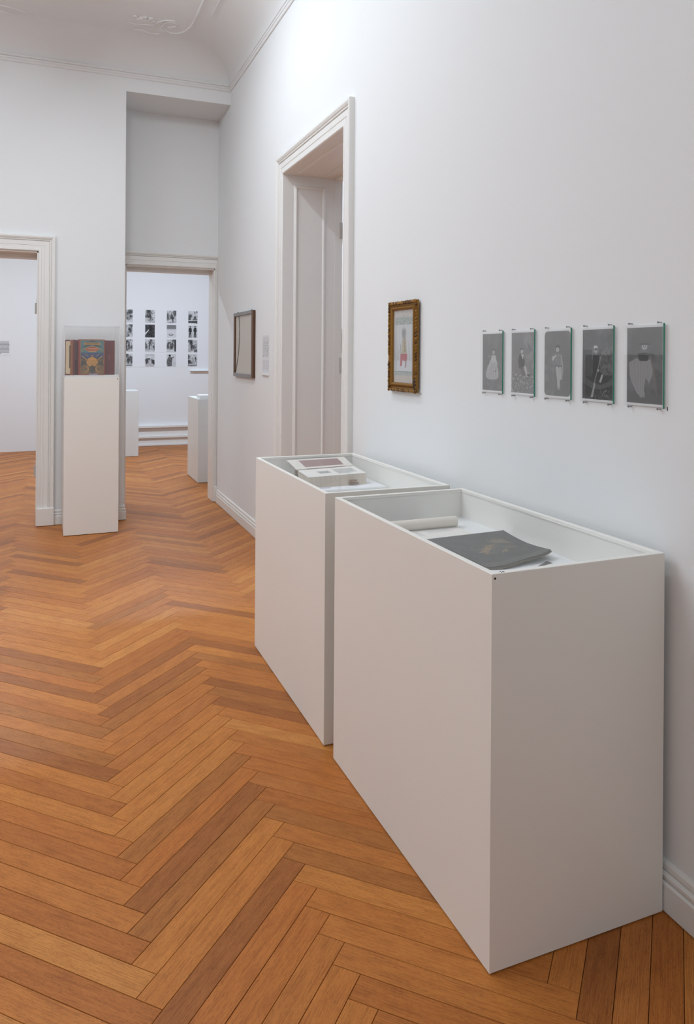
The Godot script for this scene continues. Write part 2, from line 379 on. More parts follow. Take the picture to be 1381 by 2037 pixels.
func build_unseen_sides() -> void:
	var b := B.new(); b.box(Vector3(-3.1, 0, -13.3), Vector3(-2.9, 4.6, 3.2)); struct("wall_left", "white plaster wall facing the pictures", b, m.wall)
	b = B.new(); b.box(Vector3(-3.1, 0, 3.0), Vector3(6.3, 4.6, 3.2)); struct("wall_back", "white plaster wall behind the viewer", b, m.wall)
	b = B.new(); b.box(Vector3(6.1, 0, -13.3), Vector3(6.3, 4.6, 3.2)); struct("wall_outer", "white plaster wall closing the side rooms", b, m.wall)
	# a dark cupboard in the far left corner, which the picture glasses mirror
	var t := thing("cupboard", "dark stained cupboard in the corner facing the pictures", "cupboard", Vector3(-2.89, 0, -6.55))
	var body := B.new(); body.bevel(Vector3(0, 0.0, -0.62), Vector3(0.42, 1.56, 0.62), 0.006); obj("body", body, paint(Color(0.09, 0.08, 0.08), 0.5), t)
	for s in [-1, 1]:
		var d := B.new(); d.bevel(Vector3(0.42, 0.08, -0.29 + s * 0.305), Vector3(0.44, 1.5, 0.29 + s * 0.305), 0.004); var door := obj("door", d, paint(Color(0.07, 0.065, 0.065), 0.45), t)
		var kn := B.new(); kn.blob(Vector3(0.452, 0.85, -s * 0.02 + s * 0.06), Vector3(0.012, 0.012, 0.012)); obj("knob", kn, m.steel, door)
	var st := B.new(); st.bevel(Vector3(0.422, 0.0, -0.62), Vector3(0.436, 1.56, -0.6), 0.003); obj("corner_strip", st, paint(Color(0.35, 0.16, 0.1), 0.5), t)

func poly2(a: Array) -> PackedVector2Array:
	var p := PackedVector2Array()
	for q in a: p.append(Vector2(q[0], q[1]))
	return p

func build_trims() -> void:
	var prof := poly2([[0, 0], [0, 0.014], [0.006, 0.020], [0.022, 0.020], [0.026, 0.016], [0.045, 0.017], [0.047, 0.014], [0.05, 0.014], [0.052, 0.018], [0.088, 0.019], [0.092, 0.013], [0.095, 0.024], [0.102, 0.026], [0.105, 0.020], [0.109, 0.029], [0.122, 0.036], [0.134, 0.036], [0.138, 0.031], [0.138, 0]])
	# tall doorway in the right wall
	var q := Basis(Vector3.UP, TH); var W := Vector3(WX, 0, 0); var N := q * Vector3.LEFT; var Z := q * Vector3.BACK
	var at := func(y, z): return W + q * Vector3(0, y, z)
	var b := B.new()
	b.sweep(prof, [at.call(0, -4.182), at.call(2.89, -4.182), at.call(2.89, -5.455), at.call(0, -5.455)], [Z, Z + Vector3.UP, Vector3.UP - Z, -Z], [N, N, N, N])
	struct("trim_1", "moulded white casing round the tall doorway in the long wall", b, m.trim)
	# its panelled lining and frame
	var d := Node3D.new(); d.name = "door_1"; add_child(d); d.set_meta("kind", "structure"); d.set_meta("label", "tall open doorway with panelled white lining"); d.position = W; d.rotation.y = TH
	b = B.new(); b.box(Vector3(0.0, 0, -5.47), Vector3(0.40, 2.905, -5.455)); b.box(Vector3(0.0, 0, -4.182), Vector3(0.40, 2.905, -4.167)); b.box(Vector3(0.0, 2.89, -5.47), Vector3(0.40, 2.905, -4.167)); obj("lining", b, m.trim, d)
	b = B.new(); b.box(Vector3(0.40, 0, -5.47), Vector3(0.462, 2.905, -5.453)); b.box(Vector3(0.40, 0, -4.197), Vector3(0.462, 2.905, -4.167)); b.box(Vector3(0.40, 2.875, -5.47), Vector3(0.462, 2.905, -4.167)); obj("frame", b, m.trim, d)
	var bead := poly2([[0, 0], [0.004, 0.008], [0.012, 0.010], [0.018, 0.006], [0.024, 0.004], [0.028, 0]])
	for s in [[-5.455, Vector3.BACK], [-4.182, Vector3.FORWARD]]:
		for y in [[0.28, 2.79]]:
			b = B.new(); var c0 := Vector3(0.10, y[0], s[0]); var c1 := Vector3(0.30, y[0], s[0]); var c2 := Vector3(0.30, y[1], s[0]); var c3 := Vector3(0.10, y[1], s[0])
			b.sweep(bead, [c0, c1, c2, c3, c0], [Vector3(-1, -1, 0), Vector3(1, -1, 0), Vector3(1, 1, 0), Vector3(-1, 1, 0), Vector3(-1, -1, 0)], [s[1], s[1], s[1], s[1], s[1]], false); obj("panel_moulding", b, m.trim, d)
	b = B.new()
	b.sweep(bead, [Vector3(0.10, 2.89, -5.35), Vector3(0.30, 2.89, -5.35), Vector3(0.30, 2.89, -4.30), Vector3(0.10, 2.89, -4.30), Vector3(0.10, 2.89, -5.35)], [Vector3(-1, 0, -1), Vector3(1, 0, -1), Vector3(1, 0, 1), Vector3(-1, 0, 1), Vector3(-1, 0, -1)], [Vector3.DOWN, Vector3.DOWN, Vector3.DOWN, Vector3.DOWN, Vector3.DOWN], false); obj("panel_moulding", b, m.trim, d)
	for y in [2.46, 1.42, 0.4]:
		b = B.new(); b.box(Vector3(0.44, y - 0.02, -5.4535), Vector3(0.472, y + 0.10, -5.449)); b.tube([Vector3(0.468, y, -5.445), Vector3(0.468, y + 0.07, -5.445)], 0.008); b.tube([Vector3(0.468, y - 0.06, -5.445), Vector3(0.468, y - 0.004, -5.445)], 0.0085); obj("hinge", b, m.plate_steel, d)
	# doorways in the end wall
	var I := Vector3.BACK
	for k in [["trim_2", "moulded white casing of the doorway behind the book plinth", -0.98, -0.04, 2.445, EZ, 1.0, 1.0], ["trim_3", "moulded white casing of the doorway inside the recess", 0.757, 1.656, 2.43, RZ, -0.38, 0.24]]:
		b = B.new(); var xa: float = k[2]; var xb: float = k[3]; var y: float = k[4]; var z: float = k[5]; var la := absf(k[6])
		b.sweep(prof, [Vector3(xa, 0, z), Vector3(xa, y, z), Vector3(xb, y, z), Vector3(xb, 0, z)], [Vector3(-la, 0, 0), Vector3(-la, 1, 0), Vector3(k[7], 1, 0), Vector3(k[7], 0, 0)], [I, I, I, I])
		var tr := struct(k[0], k[1], b, m.trim)
		for s in [[xb - 0.008, xb + 0.142 * k[7]], [xa - 0.142 * la, xa + 0.008]]:
			b = B.new(); b.bevel(Vector3(s[0], 0.003, z + 0.0005), Vector3(s[1], 0.16, z + 0.046), 0.004); obj("base_block", b, m.trim, tr)
		# lining of the opening
		var lin := B.new(); var zz := z - (0.3 if z == EZ else 0.25)
		lin.box(Vector3(xa, 0, zz), Vector3(xa + 0.012, y, z)); lin.box(Vector3(xb - 0.012, 0, zz), Vector3(xb, y, z)); lin.box(Vector3(xa, y - 0.012, zz), Vector3(xb, y, z)); obj("lining", lin, m.trim, tr)
		var stop := B.new(); stop.box(Vector3(xa + 0.012, y - 0.045, zz), Vector3(xb - 0.012, y - 0.012, zz + 0.12)); obj("door_stop", stop, m.trim, tr)
		if z == EZ:
			for hy in [1.98, 0.48]:
				var hg := B.new(); hg.tube([Vector3(xb - 0.022, hy - 0.08, zz + 0.02), Vector3(xb - 0.022, hy + 0.02, zz + 0.02)], 0.009); hg.box(Vector3(xb - 0.017, hy - 0.08, zz), Vector3(xb - 0.012, hy + 0.06, zz + 0.05)); obj("hinge", hg, m.plate_steel, tr)
		else:
			for s in [0.28, 1.25]:
				var pm := B.new(); pm.box(Vector3(xb - 0.016, s, z - 0.20), Vector3(xb - 0.012, s + (0.85 if s < 1 else 1.08), z - 0.06)); obj("panel_moulding", pm, m.trim, tr)
	# baseboards
	var bb := poly2([[0.003, 0], [0.003, 0.022], [0.078, 0.022], [0.082, 0.018], [0.084, 0.012], [0.088, 0.017], [0.098, 0.018], [0.106, 0.013], [0.108, 0.008], [0.112, 0.012], [0.126, 0.011], [0.134, 0.004], [0.134, 0]])
	b = B.new(); b.sweep(bb, [at.call(0, 3.0), at.call(0, -4.044)], [Vector3.UP, Vector3.UP], [N, N]); b.sweep(bb, [at.call(0, -5.595), at.call(0, RZ + 0.03)], [Vector3.UP, Vector3.UP], [N, N])
	struct("baseboard_right", "white profiled baseboard along the long wall", b, m.trim)
	b = B.new(); b.sweep(bb, [Vector3(0.099, 0, EZ), Vector3(0.70, 0, EZ), Vector3(0.70, 0, RZ + 0.02)], [Vector3.UP, Vector3.UP, Vector3.UP], [Vector3.BACK, Vector3(1, 0, 1), Vector3.RIGHT]); b.sweep(bb, [Vector3(-2.9, 0, EZ), Vector3(-1.12, 0, EZ)], [Vector3.UP, Vector3.UP], [Vector3.BACK, Vector3.BACK])
	struct("baseboard_end", "white profiled baseboard behind the book plinth", b, m.trim)
	# cornice moulding and cove
	var cor := poly2([[0, 0], [0.0, 0.010], [0.008, 0.015], [0.02, 0.015], [0.024, 0.022], [0.036, 0.024], [0.042, 0.018], [0.046, 0.028], [0.058, 0.032], [0.066, 0.029], [0.07, 0.016], [0.07, 0]])
	var cnr := Vector3(wall_x(EZ), 4.1, EZ); var far := Vector3(-2.9, 4.1, EZ); var nr := at.call(4.1, 3.0) as Vector3
	b = B.new(); b.sweep(cor, [nr, cnr, far], [Vector3.UP, Vector3.UP, Vector3.UP], [N, Vector3(-1, 0, 1), Vector3.BACK]); struct("trim_4", "thin white stucco cornice below the ceiling cove", b, m.ceil)

func build_ceiling() -> void:
	var b := B.new(); b.box(Vector3(-3.1, CEIL, EZ - 0.3), Vector3(1.75, 4.6, 3.2)); b.box(Vector3(1.9, 4.1, RZ - 0.2), Vector3(6.3, 4.3, 3.2)); b.box(Vector3(-3.1, 4.1, -13.3), Vector3(6.3, 4.3, EZ - 0.25))
	var c := struct("ceiling", "white stucco ceiling with a cove and a raised ornament", b, m.ceil)
	# cove, smooth quarter curve along the right and end walls
	var q := Basis(Vector3.UP, TH); var N := q * Vector3.LEFT
	var rows := []
	for s in [[on_wall(0, 3.0), N], [Vector3(wall_x(EZ), 0, EZ), Vector3(-1, 0, 1)], [Vector3(-2.9, 0, EZ), Vector3.BACK]]: rows.append(s)
	for seg in 2:
		var g := []
		for s in [rows[seg], rows[seg + 1]]:
			var r := []
			for i in 13:
				var t := PI / 2 * i / 12; r.append(s[0] + s[1] * (0.012 + 0.36 * (1 - cos(t))) + Vector3(0, 4.165 + 0.237 * sin(t), 0))
			g.append(r)
		b = B.new(); b.grid(g if seg == 0 else g); obj("cove", b, m.ceil, c)
	# raised stucco: a rib that frames the ceiling field and turns into a scroll
	var y := CEIL - 0.002
	var p := func(x, z): return Vector3(x, y, z)
	var path := []
	for i in 22: path.append(p.call(1.17 + 0.012 * (i / 21.0), 2.0 - 8.55 * i / 21.0))
	for i in range(1, 9):
		var t := PI / 2 * i / 8; path.append(p.call(1.182 - 0.11 + 0.11 * cos(t), -6.55 - 0.33 * sin(t)))
	b = B.new(); b.tube(path, 0.011, 8, 0.8); obj("stucco_rib", b, m.ceil, c)
	b = B.new(); b.tube([p.call(1.30, 2.0), p.call(1.30, -6.4)], 0.006, 6, 0.7); obj("stucco_rib", b, m.ceil, c)
	var curls := [[[1.072, -6.88], [1.03, -6.885], [0.98, -6.85], [0.94, -6.78], [0.95, -6.70], [1.01, -6.655], [1.06, -6.68], [1.05, -6.74], [1.0, -6.78]],
		[[1.0, -6.88], [0.93, -6.86], [0.87, -6.78], [0.80, -6.80], [0.72, -6.83], [0.66, -6.80]], [[0.94, -6.96], [0.86, -6.97], [0.78, -6.93], [0.73, -6.95]],
		[[0.87, -6.77], [0.90, -6.70], [0.96, -6.645], [1.03, -6.63]], [[-0.10, -7.0], [-0.2, -6.93], [-0.32, -6.9], [-0.42, -6.92]], [[-0.18, -7.05], [-0.28, -7.04], [-0.38, -7.0]]]
	for k in curls:
		var cv := Curve3D.new()
		for i in k.size():
			var a: Array = k[maxi(i - 1, 0)]; var d: Array = k[mini(i + 1, k.size() - 1)]; var h := Vector3(d[0] - a[0], 0, d[1] - a[1]) / 6
			cv.add_point(p.call(k[i][0], k[i][1]), -h, h)
		var pts := []
		for i in 25: pts.append(cv.sample_baked(cv.get_baked_length() * i / 24.0))
		b = B.new(); b.tube(pts, 0.009, 8, 0.8); obj("stucco_scroll", b, m.ceil, c)
	b = B.new()
	for k in [[0.73, -6.70, 0.02], [0.76, -6.675, 0.022], [0.80, -6.69, 0.018], [0.78, -6.65, 0.02], [0.83, -6.655, 0.018], [0.86, -6.70, 0.014], [0.70, -6.66, 0.014]]: b.blob(Vector3(k[0], y, k[1]), Vector3(k[2] * 1.3, 0.014, k[2]))
	obj("stucco_rosette", b, m.ceil, c)

# ------------------------------------------------------------------ vitrines
func vitrine(label: String, at: Vector3, turn: float, w: float, l: float, h: float) -> Node3D:
	var t := thing("table_vitrine", label, "vitrine", at, turn, "white table vitrines along the wall")
	var k := 0.018
	var ft := B.new(); ft.box(Vector3(0.01, 0, -l + 0.01), Vector3(w - 0.01, 0.004, -0.01)); obj("base", ft, m.dark, t)  # recessed and coloured dark to stand in for the shadow gap at the floor
	var b := B.new(); var e := 0.0012
	# four boards joined: outer faces, rim, inner faces
	b.sweep(poly2([[0, 0.004], [0, h - e], [e, h], [k - e, h], [k, h - e], [k, 0.004]]), [Vector3(0, 0, 0), Vector3(w, 0, 0), Vector3(w, 0, -l), Vector3(0, 0, -l), Vector3(0, 0, 0)], [Vector3(1, 0, -1), Vector3(-1, 0, -1), Vector3(-1, 0, 1), Vector3(1, 0, 1), Vector3(1, 0, -1)], [Vector3.UP, Vector3.UP, Vector3.UP, Vector3.UP, Vector3.UP], false)
	obj("body", b, m.white, t)
	b = B.new(); b.box(Vector3(k, 0.869, -l + k), Vector3(w - k, 0.887, -k)); obj("display_base", b, m.base, t)
	b = B.new(); b.box(Vector3(k + 0.0015, h - 0.008, -l + k + 0.0015), Vector3(w - k - 0.0015, h - 0.003, -k - 0.0015)); obj("glass_top", b, m.case_glass, t)
	b = B.new()
	for s in [0, 1]: b.box(Vector3(k if s == 0 else w - k - 0.003, h - 0.011, -l + k), Vector3(k + 0.003 if s == 0 else w - k, h - 0.008, -k)); b.box(Vector3(k, h - 0.011, -l + k if s == 0 else -k - 0.003), Vector3(w - k, h - 0.008, -l + k + 0.003 if s == 0 else -k))
	obj("glass_ledge", b, m.white, t)
	return t

func flat(lo: Vector3, hi: Vector3) -> B:          # a sheet whose top carries the whole picture, left edge at lo.x, top edge at lo.z
	var b := B.new(); b.box(lo, Vector3(hi.x, hi.y - 0.0002, hi.z))
	b.quad(Vector3(lo.x, hi.y, lo.z), Vector3(lo.x, hi.y, hi.z), Vector3(hi.x, hi.y, hi.z), Vector3(hi.x, hi.y, lo.z)); return b

func build_vitrines() -> void:
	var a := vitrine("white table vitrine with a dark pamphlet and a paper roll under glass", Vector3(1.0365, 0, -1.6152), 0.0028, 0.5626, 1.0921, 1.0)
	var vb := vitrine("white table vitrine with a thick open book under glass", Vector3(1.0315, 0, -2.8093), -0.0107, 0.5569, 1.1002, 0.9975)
	var b := B.new(); b.tube([Vector3(0.009, 0.9885, 0.0002), Vector3(0.009, 0.9885, 0.0012)], 0.0028, 10); obj("screw_hole", b, m.dark, a)
	var tm := TextMesh.new(); tm.text = "14"; tm.font_size = 16; tm.pixel_size = 0.0007; tm.depth = 0.0006; var num := put("number", tm, m.dark, a); num.position = Vector3(0.035, 1.0003, -0.009); num.rotation = Vector3(-PI / 2, 0, 0)
	# paper roll, its loose end lying flat
	b = B.new(); var rows := []
	for x in [1.14, 1.468]:
		var r := []
		for i in 40:
			var t := TAU * 1.55 * i / 39.0; var rad := 0.0205 - 0.0035 * i / 39.0; r.append(Vector3(x, 0.9085 - cos(t) * rad, -2.545 + sin(t) * rad))
		rows.append(r)
	b.grid(rows); var roll := thing("paper_roll", "cream paper scroll with one end rolled up inside the vitrine", "scroll"); obj("rolled_end", b, m.cream, roll)
	var im := sheet(160, 160, Color(0.92, 0.9, 0.87)); text_lines(im, Rect2(0.15, 0.25, 0.3, 0.5), 9, grey(0.6), 0.5, 3); text_lines(im, Rect2(0.55, 0.2, 0.3, 0.3), 6, grey(0.62), 0.5, 4)
	obj("loose_sheet", flat(Vector3(1.14, 0.8872, -2.545), Vector3(1.468, 0.8884, -2.405)), picture(im, 0.8), roll)
	b = B.new(); b.box(Vector3(1.07, 0.8871, -2.672), Vector3(1.39, 0.889, -2.566)); tag(obj("grey_sheet", b, paint(grey(0.55), 0.8)), "narrow grey sheet lying behind the paper scroll", "sheet")
	# dark pamphlet with curling leaves
	im = sheet(220, 240, Color(0.30, 0.285, 0.27)); mottle(im, 5, 0.02, Color(0.37, 0.355, 0.34), 0.5, 0.0); mottle(im, 6, 0.15, Color(0.16, 0.15, 0.145), 0.35, 0.1)
	var gold := Color(0.66, 0.52, 0.32)
	for k in 70:
		var x := 0.26 + 0.30 * fposmod(k * 0.618, 1.0); var y := 0.42 + 0.26 * fposmod(k * 0.377, 1.0); stroke(im, [[x, y], [x + 0.05 * sin(k * 2.1), y + 0.035 * cos(k * 1.3)]], 0.014, gold, 0.5)
	for k in 6: stroke(im, [[0.56 + 0.035 * k, 0.27 + 0.03 * sin(k * 2.0)], [0.575 + 0.035 * k, 0.35 + 0.02 * k]], 0.018, gold, 0.65)
	for k in 4: stroke(im, [[0.62 + 0.03 * k, 0.52], [0.63 + 0.03 * k, 0.6]], 0.014, gold, 0.55)
	for k in 9: stroke(im, [[0.0, 0.885 + 0.0125 * k], [0.3, 0.89 + 0.012 * k], [0.6, 0.88 + 0.013 * k], [1.0, 0.885 + 0.012 * k]], 0.008, Color(0.62, 0.57, 0.49) if k % 2 else grey(0.2), 0.65)
	var pam := thing("pamphlet", "worn dark grey pamphlet with faded gold print in the vitrine", "pamphlet")
	var c00 := Vector3(1.245, 0.8915, -2.385); var c10 := Vector3(1.553, 0.9075, -2.345); var c11 := Vector3(1.527, 0.915, -2.035); var c01 := Vector3(1.262, 0.8945, -1.995)
	for k in 3:
		b = B.new(); rows = []
		for i in 13:
			var r := []; var v := i / 12.0
			for j in 13:
				var h := j / 12.0; var pt := c00.lerp(c10, h).lerp(c01.lerp(c11, h), v)
				pt.y += 0.004 * sin(v * PI * 1.2) * (1 - h) - 0.010 * h * sin(v * PI) - k * 0.0022 + 0.0015
				pt.z += 0.006 * sin(h * 9.0) * v * v + k * 0.004 * v + 0.03 * v * sin(h * PI) * 0.8 ; pt.y = maxf(pt.y, 0.8885); r.append(pt)
			rows.append(r)
		# two faces of one leaf
		b.grid(rows.map(func(r): var q: Array = r.duplicate(); return q)); 
		var under := []
		for r in rows: under.append(r.map(func(x): return x - Vector3(0, 0.0012, 0)))
		b.grid(under); var edge := []
		for s in [rows[-1], under[-1]]: edge.append(s)
		b.grid(edge); edge = [[], []]
		for r in rows.size(): edge[0].append(rows[r][12]); edge[1].append(under[r][12])
		b.grid(edge)
		obj("cover" if k == 0 else "leaf", b, picture(im, 0.55) if k == 0 else paint(Color(0.5, 0.45, 0.38), 0.8), pam)
	b = B.new(); b.box(Vector3(1.28, 0.8872, -2.34), Vector3(1.5, 0.8905, -2.06)); obj("back_leaves", b, m.paper, pam)
	im = sheet(128, 100, Color(0.93, 0.93, 0.93)); poly(im, [[0.60, 0.30], [0.83, 0.22], [0.84, 0.52]], Color(0.42, 0.40, 0.36)); mottle(im, 9, 0.1, Color(0.93, 0.93, 0.93), 0.25, 0.2)
	tag(obj("open_leaflet", flat(Vector3(1.10, 0.8872, -2.17), Vector3(1.57, 0.8884, -1.68)), picture(leaflet(), 0.8)), "white leaflet with a small dark picture under the pamphlet", "leaflet")
	# second vitrine: a thick open book on a white sheet
	im = sheet(160, 160, Color(0.93, 0.93, 0.94)); ell(im, 0.3, 0.80, 0.09, 0.05, Color(0.45, 0.5, 0.62), 0.7); ell(im, 0.3, 0.80, 0.05, 0.03, Color(0.8, 0.82, 0.88), 0.8); text_lines(im, Rect2(0.12, 0.78, 0.12, 0.04), 1, Color(0.4, 0.45, 0.6), 0.6, 5); text_lines(im, Rect2(0.45, 0.86, 0.4, 0.03), 1, grey(0.5), 0.7, 6)
	tag(obj("white_sheet", flat(Vector3(1.13, 0.8972, -3.68), Vector3(1.565, 0.8984, -3.39)), picture(im, 0.8)), "white sheet with a small blue emblem under the open book", "sheet")
	b = B.new(); b.box(Vector3(0.09, 0.887, -0.88), Vector3(0.53, 0.897, -0.575)); obj("display_board", b, m.base, vb)
	var bk := thing("open_book", "thick old book opened at its title page in the vitrine", "book")
	b = B.new()
	var f0 := [Vector3(1.20, 0.8985, -3.47), Vector3(1.497, 0.8985, -3.485), Vector3(1.504, 0.95, -3.502), Vector3(1.187, 0.95, -3.47)]
	var k0 := [Vector3(1.195, 0.8985, -3.64), Vector3(1.50, 0.8985, -3.68), Vector3(1.505, 0.962, -3.671), Vector3(1.182, 0.962, -3.625)]
	b.out(f0[0], f0[1], f0[2], f0[3], Vector3.BACK); b.out(k0[0], k0[1], k0[2], k0[3], Vector3.FORWARD); b.out(f0[0], f0[3], k0[3], k0[0], Vector3.LEFT); b.out(f0[1], f0[2], k0[2], k0[1], Vector3.RIGHT); b.out(f0[0], f0[1], k0[1], k0[0], Vector3.DOWN)
	im = sheet(128, 48, Color(0.84, 0.79, 0.73))
	for i in 46: stroke(im, [[0, i / 46.0], [1, (i + sin(i * 1.7) * 0.5) / 46.0]], 0.005, Color(0.70, 0.64, 0.57), 0.22)
	obj("page_block", b, picture(im, 0.85), bk)
	b = B.new(); b.quad(k0[3] + Vector3(0, 0.0006, 0), f0[3] + Vector3(0, 0.0006, 0), f0[2] + Vector3(0, 0.0006, 0), k0[2] + Vector3(0, 0.0006, 0))
	im = sheet(200, 130, Color(0.91, 0.895, 0.87)); poly(im, [[0.25, 0.35], [0.46, 0.33], [0.47, 0.62], [0.28, 0.65]], grey(0.62), 0.8); mottle(im, 3, 0.12, grey(0.4), 0.5, 0.2, Rect2(0.25, 0.34, 0.2, 0.3)); text_lines(im, Rect2(0.57, 0.2, 0.32, 0.6), 7, grey(0.55), 0.6, 8)
	obj("title_page", b, picture(im, 0.8), bk)
	b = B.new(); var q := [Vector3(1.191, 0.96, -3.671), Vector3(1.518, 0.96, -3.709), Vector3(1.526, 0.9845, -3.868), Vector3(1.193, 0.9845, -3.848)]
	var o := Vector3(0, -0.004, 0.0005)
	b.quad(q[3], q[0], q[1], q[2]); b.out(q[0] + o, q[1] + o, q[2] + o, q[3] + o, Vector3.DOWN)
	for i in 4: b.out(q[i], q[(i + 1) % 4], q[(i + 1) % 4] + o, q[i] + o, q[i] + q[(i + 1) % 4] - q[0] - q[2])
	im = sheet(180, 130, Color(0.88, 0.855, 0.82)); poly(im, [[0.185, 0.13], [0.86, 0.13], [0.86, 0.84], [0.185, 0.84]], Color(0.60, 0.50, 0.49)); mottle(im, 12, 0.05, Color(0.68, 0.52, 0.5), 0.5, 0.1, Rect2(0.19, 0.14, 0.66, 0.69))
	var cov := obj("front_cover", b, picture(im, 0.8), bk); tag(cov, "raised cover with a pinkish plate pasted inside")
	b = B.new(); b.box(Vector3(1.19, 0.8985, -3.70), Vector3(1.51, 0.955, -3.682)); obj("spine", b, paint(Color(0.55, 0.5, 0.44), 0.8), bk)
	for i in 2:
		b = B.new(); b.box(Vector3(1.40 + i * 0.004, 0.905 + i * 0.012, -3.4725 + 0.0 - 0.008), Vector3(1.45 - i * 0.01, 0.912 + i * 0.014, -3.466)); obj("page_marker", b, paint(Color(0.55, 0.42, 0.33), 0.8), bk)
	b = B.new(); b.box(Vector3(1.14, 0.887, -3.39), Vector3(1.55, 0.8895, -3.355)); tag(obj("caption_strip", b, m.paper), "white caption strip in front of the open book", "caption")

func leaflet() -> Image:
	var im := sheet(188, 196, Color(0.93, 0.93, 0.93)); poly(im, [[0.66, 0.44], [0.84, 0.39], [0.84, 0.33]], Color(0.42, 0.40, 0.36)); text_lines(im, Rect2(0.1, 0.75, 0.3, 0.1), 3, grey(0.6), 0.5, 2); return im

# ------------------------------------------------------------------ plinth with books
func build_plinth() -> void:
	var X0 := 0.167; var X1 := 0.609; var Z0 := -7.265; var Z1 := -6.828
	var t := thing("tall_plinth", "tall white plinth carrying old books, between the two doorways", "plinth", Vector3(X0, 0, Z1))
	var w := X1 - X0; var l := Z1 - Z0
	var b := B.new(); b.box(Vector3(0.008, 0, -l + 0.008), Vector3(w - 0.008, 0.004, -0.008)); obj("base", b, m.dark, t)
	b = B.new(); b.bevel(Vector3(0, 0.004, -l), Vector3(w, 1.335, 0), 0.002); obj("body", b, m.white, t)
	b = B.new(); b.bevel(Vector3(0.006, 1.335, -l + 0.006), Vector3(w - 0.006, 1.352, -0.006), 0.002); obj("top_board", b, m.base, t)
	b = B.new(); b.tube([Vector3(w - 0.014, 1.322, 0.0), Vector3(w - 0.014, 1.322, 0.0012)], 0.004, 10); obj("screw", b, m.dark, t)
	b = B.new(); var k := 0.005; var y0 := 1.3355; var y1 := 1.772
	b.box(Vector3(0, y0, -k), Vector3(w, y1, 0)); b.box(Vector3(0, y0, -l), Vector3(w, y1, -l + k)); b.box(Vector3(0, y0, -l + k), Vector3(k, y1, -k)); b.box(Vector3(w - k, y0, -l + k), Vector3(w, y1, -k)); b.box(Vector3(k, y1 - k, -l + k), Vector3(w - k, y1, -k))
	var hood := obj("acrylic_hood", b, m.acrylic); hood.position = Vector3(X0, 0, Z1)
	b = B.new(); var g := 0.0035  # whitish bars paint in the bright lines along the hood edges
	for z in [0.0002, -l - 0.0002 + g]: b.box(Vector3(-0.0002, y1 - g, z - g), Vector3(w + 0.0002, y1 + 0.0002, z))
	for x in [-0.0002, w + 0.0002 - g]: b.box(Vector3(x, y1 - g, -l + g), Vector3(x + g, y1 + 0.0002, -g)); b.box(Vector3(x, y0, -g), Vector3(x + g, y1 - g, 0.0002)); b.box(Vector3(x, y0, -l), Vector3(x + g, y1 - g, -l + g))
	obj("edge_highlights", b, m.acrylic_edge, hood); tag(hood, "clear acrylic hood over the old books on the tall plinth", "display hood")
	# books: the decorated one in front, an opened red binding behind it, a cream and ochre volume at the left
	var y := 1.352
	var red := paint(Color(0.40, 0.05, 0.07), 0.55)
	var f := thing("decorated_book", "upright book with a gilt and blue decorated cover under the acrylic hood", "book", Vector3(X0 + 0.117, y, Z1 - 0.10))
	var bw := 0.213; var bh := 0.308
	b = B.new(); b.bevel(Vector3(0, 0, -0.004), Vector3(bw, bh, 0), 0.0012); b.bevel(Vector3(0, 0, -0.044), Vector3(bw, bh, -0.040), 0.0012); b.bevel(Vector3(-0.004, 0, -0.044), Vector3(0.003, bh, 0), 0.003); obj("binding", b, paint(Color(0.55, 0.16, 0.10), 0.5), f)
	b = B.new(); b.box(Vector3(0.003, 0.004, -0.040), Vector3(bw - 0.005, bh - 0.004, -0.004)); obj("page_block", b, m.cream, f)
	b = B.new(); b.quad(Vector3(0.012, bh - 0.006, 0.0004), Vector3(0.012, 0.006, 0.0004), Vector3(bw - 0.006, 0.006, 0.0004), Vector3(bw - 0.006, bh - 0.006, 0.0004)); var pr := obj("cover_print", b, picture(cover_print(), 0.4), f); tag(pr, "cover printed in gold, red and blue")
	lettering("JULES VERNE", f, Vector3(bw / 2 + 0.003, 0.272, 0.0006), 0.017, paint(Color(0.25, 0.13, 0.06), 0.5), 0.105)
	lettering("LE TOUR DU MONDE", f, Vector3(bw / 2 + 0.003, 0.228, 0.0006), 0.011, paint(Color(0.93, 0.82, 0.55), 0.5), 0.085)
	lettering("EN QUATRE-VINGT JOURS", f, Vector3(bw / 2 + 0.003, 0.2165, 0.0006), 0.006, paint(Color(0.93, 0.82, 0.55), 0.5), 0.07)
	lettering("LE DOCTEUR OX", f, Vector3(bw / 2 + 0.003, 0.204, 0.0006), 0.008, paint(Color(0.93, 0.82, 0.55), 0.5), 0.06)
	b = B.new(); b.box(Vector3(0.085, 0, 0.0006), Vector3(0.155, 0.013, 0.006)); b.box(Vector3(0.085, 0, 0.0006), Vector3(0.155, 0.003, 0.03)); var ac := obj("book_rest", b, paint(Color(0.66, 0.60, 0.66), 0.2), f); tag(ac, "small clear rest at the foot of the cover")
	var r := thing("red_book", "opened red cloth book standing behind the decorated one", "book", Vector3(X0 + 0.056, y, Z1 - 0.175))
	b = B.new(); b.bevel(Vector3(0, 0, -0.004), Vector3(0.15, 0.302, 0), 0.0012); obj("back_cover", b, red, r)
	b = B.new(); b.bevel(Vector3(0.20, 0, -0.004), Vector3(0.362, 0.302, 0), 0.0012); obj("front_cover", b, red, r)
	b = B.new(); b.bevel(Vector3(0.15, 0, -0.012), Vector3(0.20, 0.302, -0.006), 0.002); obj("spine", b, red, r)
	b = B.new(); b.box(Vector3(0.155, 0.005, -0.006), Vector3(0.196, 0.297, 0.03)); obj("page_block", b, m.cream, r)
	b = B.new(); b.box(Vector3(0.308, 0.13, 0.0001), Vector3(0.322, 0.175, 0.0012)); obj("label_patch", b, paint(Color(0.48, 0.26, 0.28), 0.6), r)
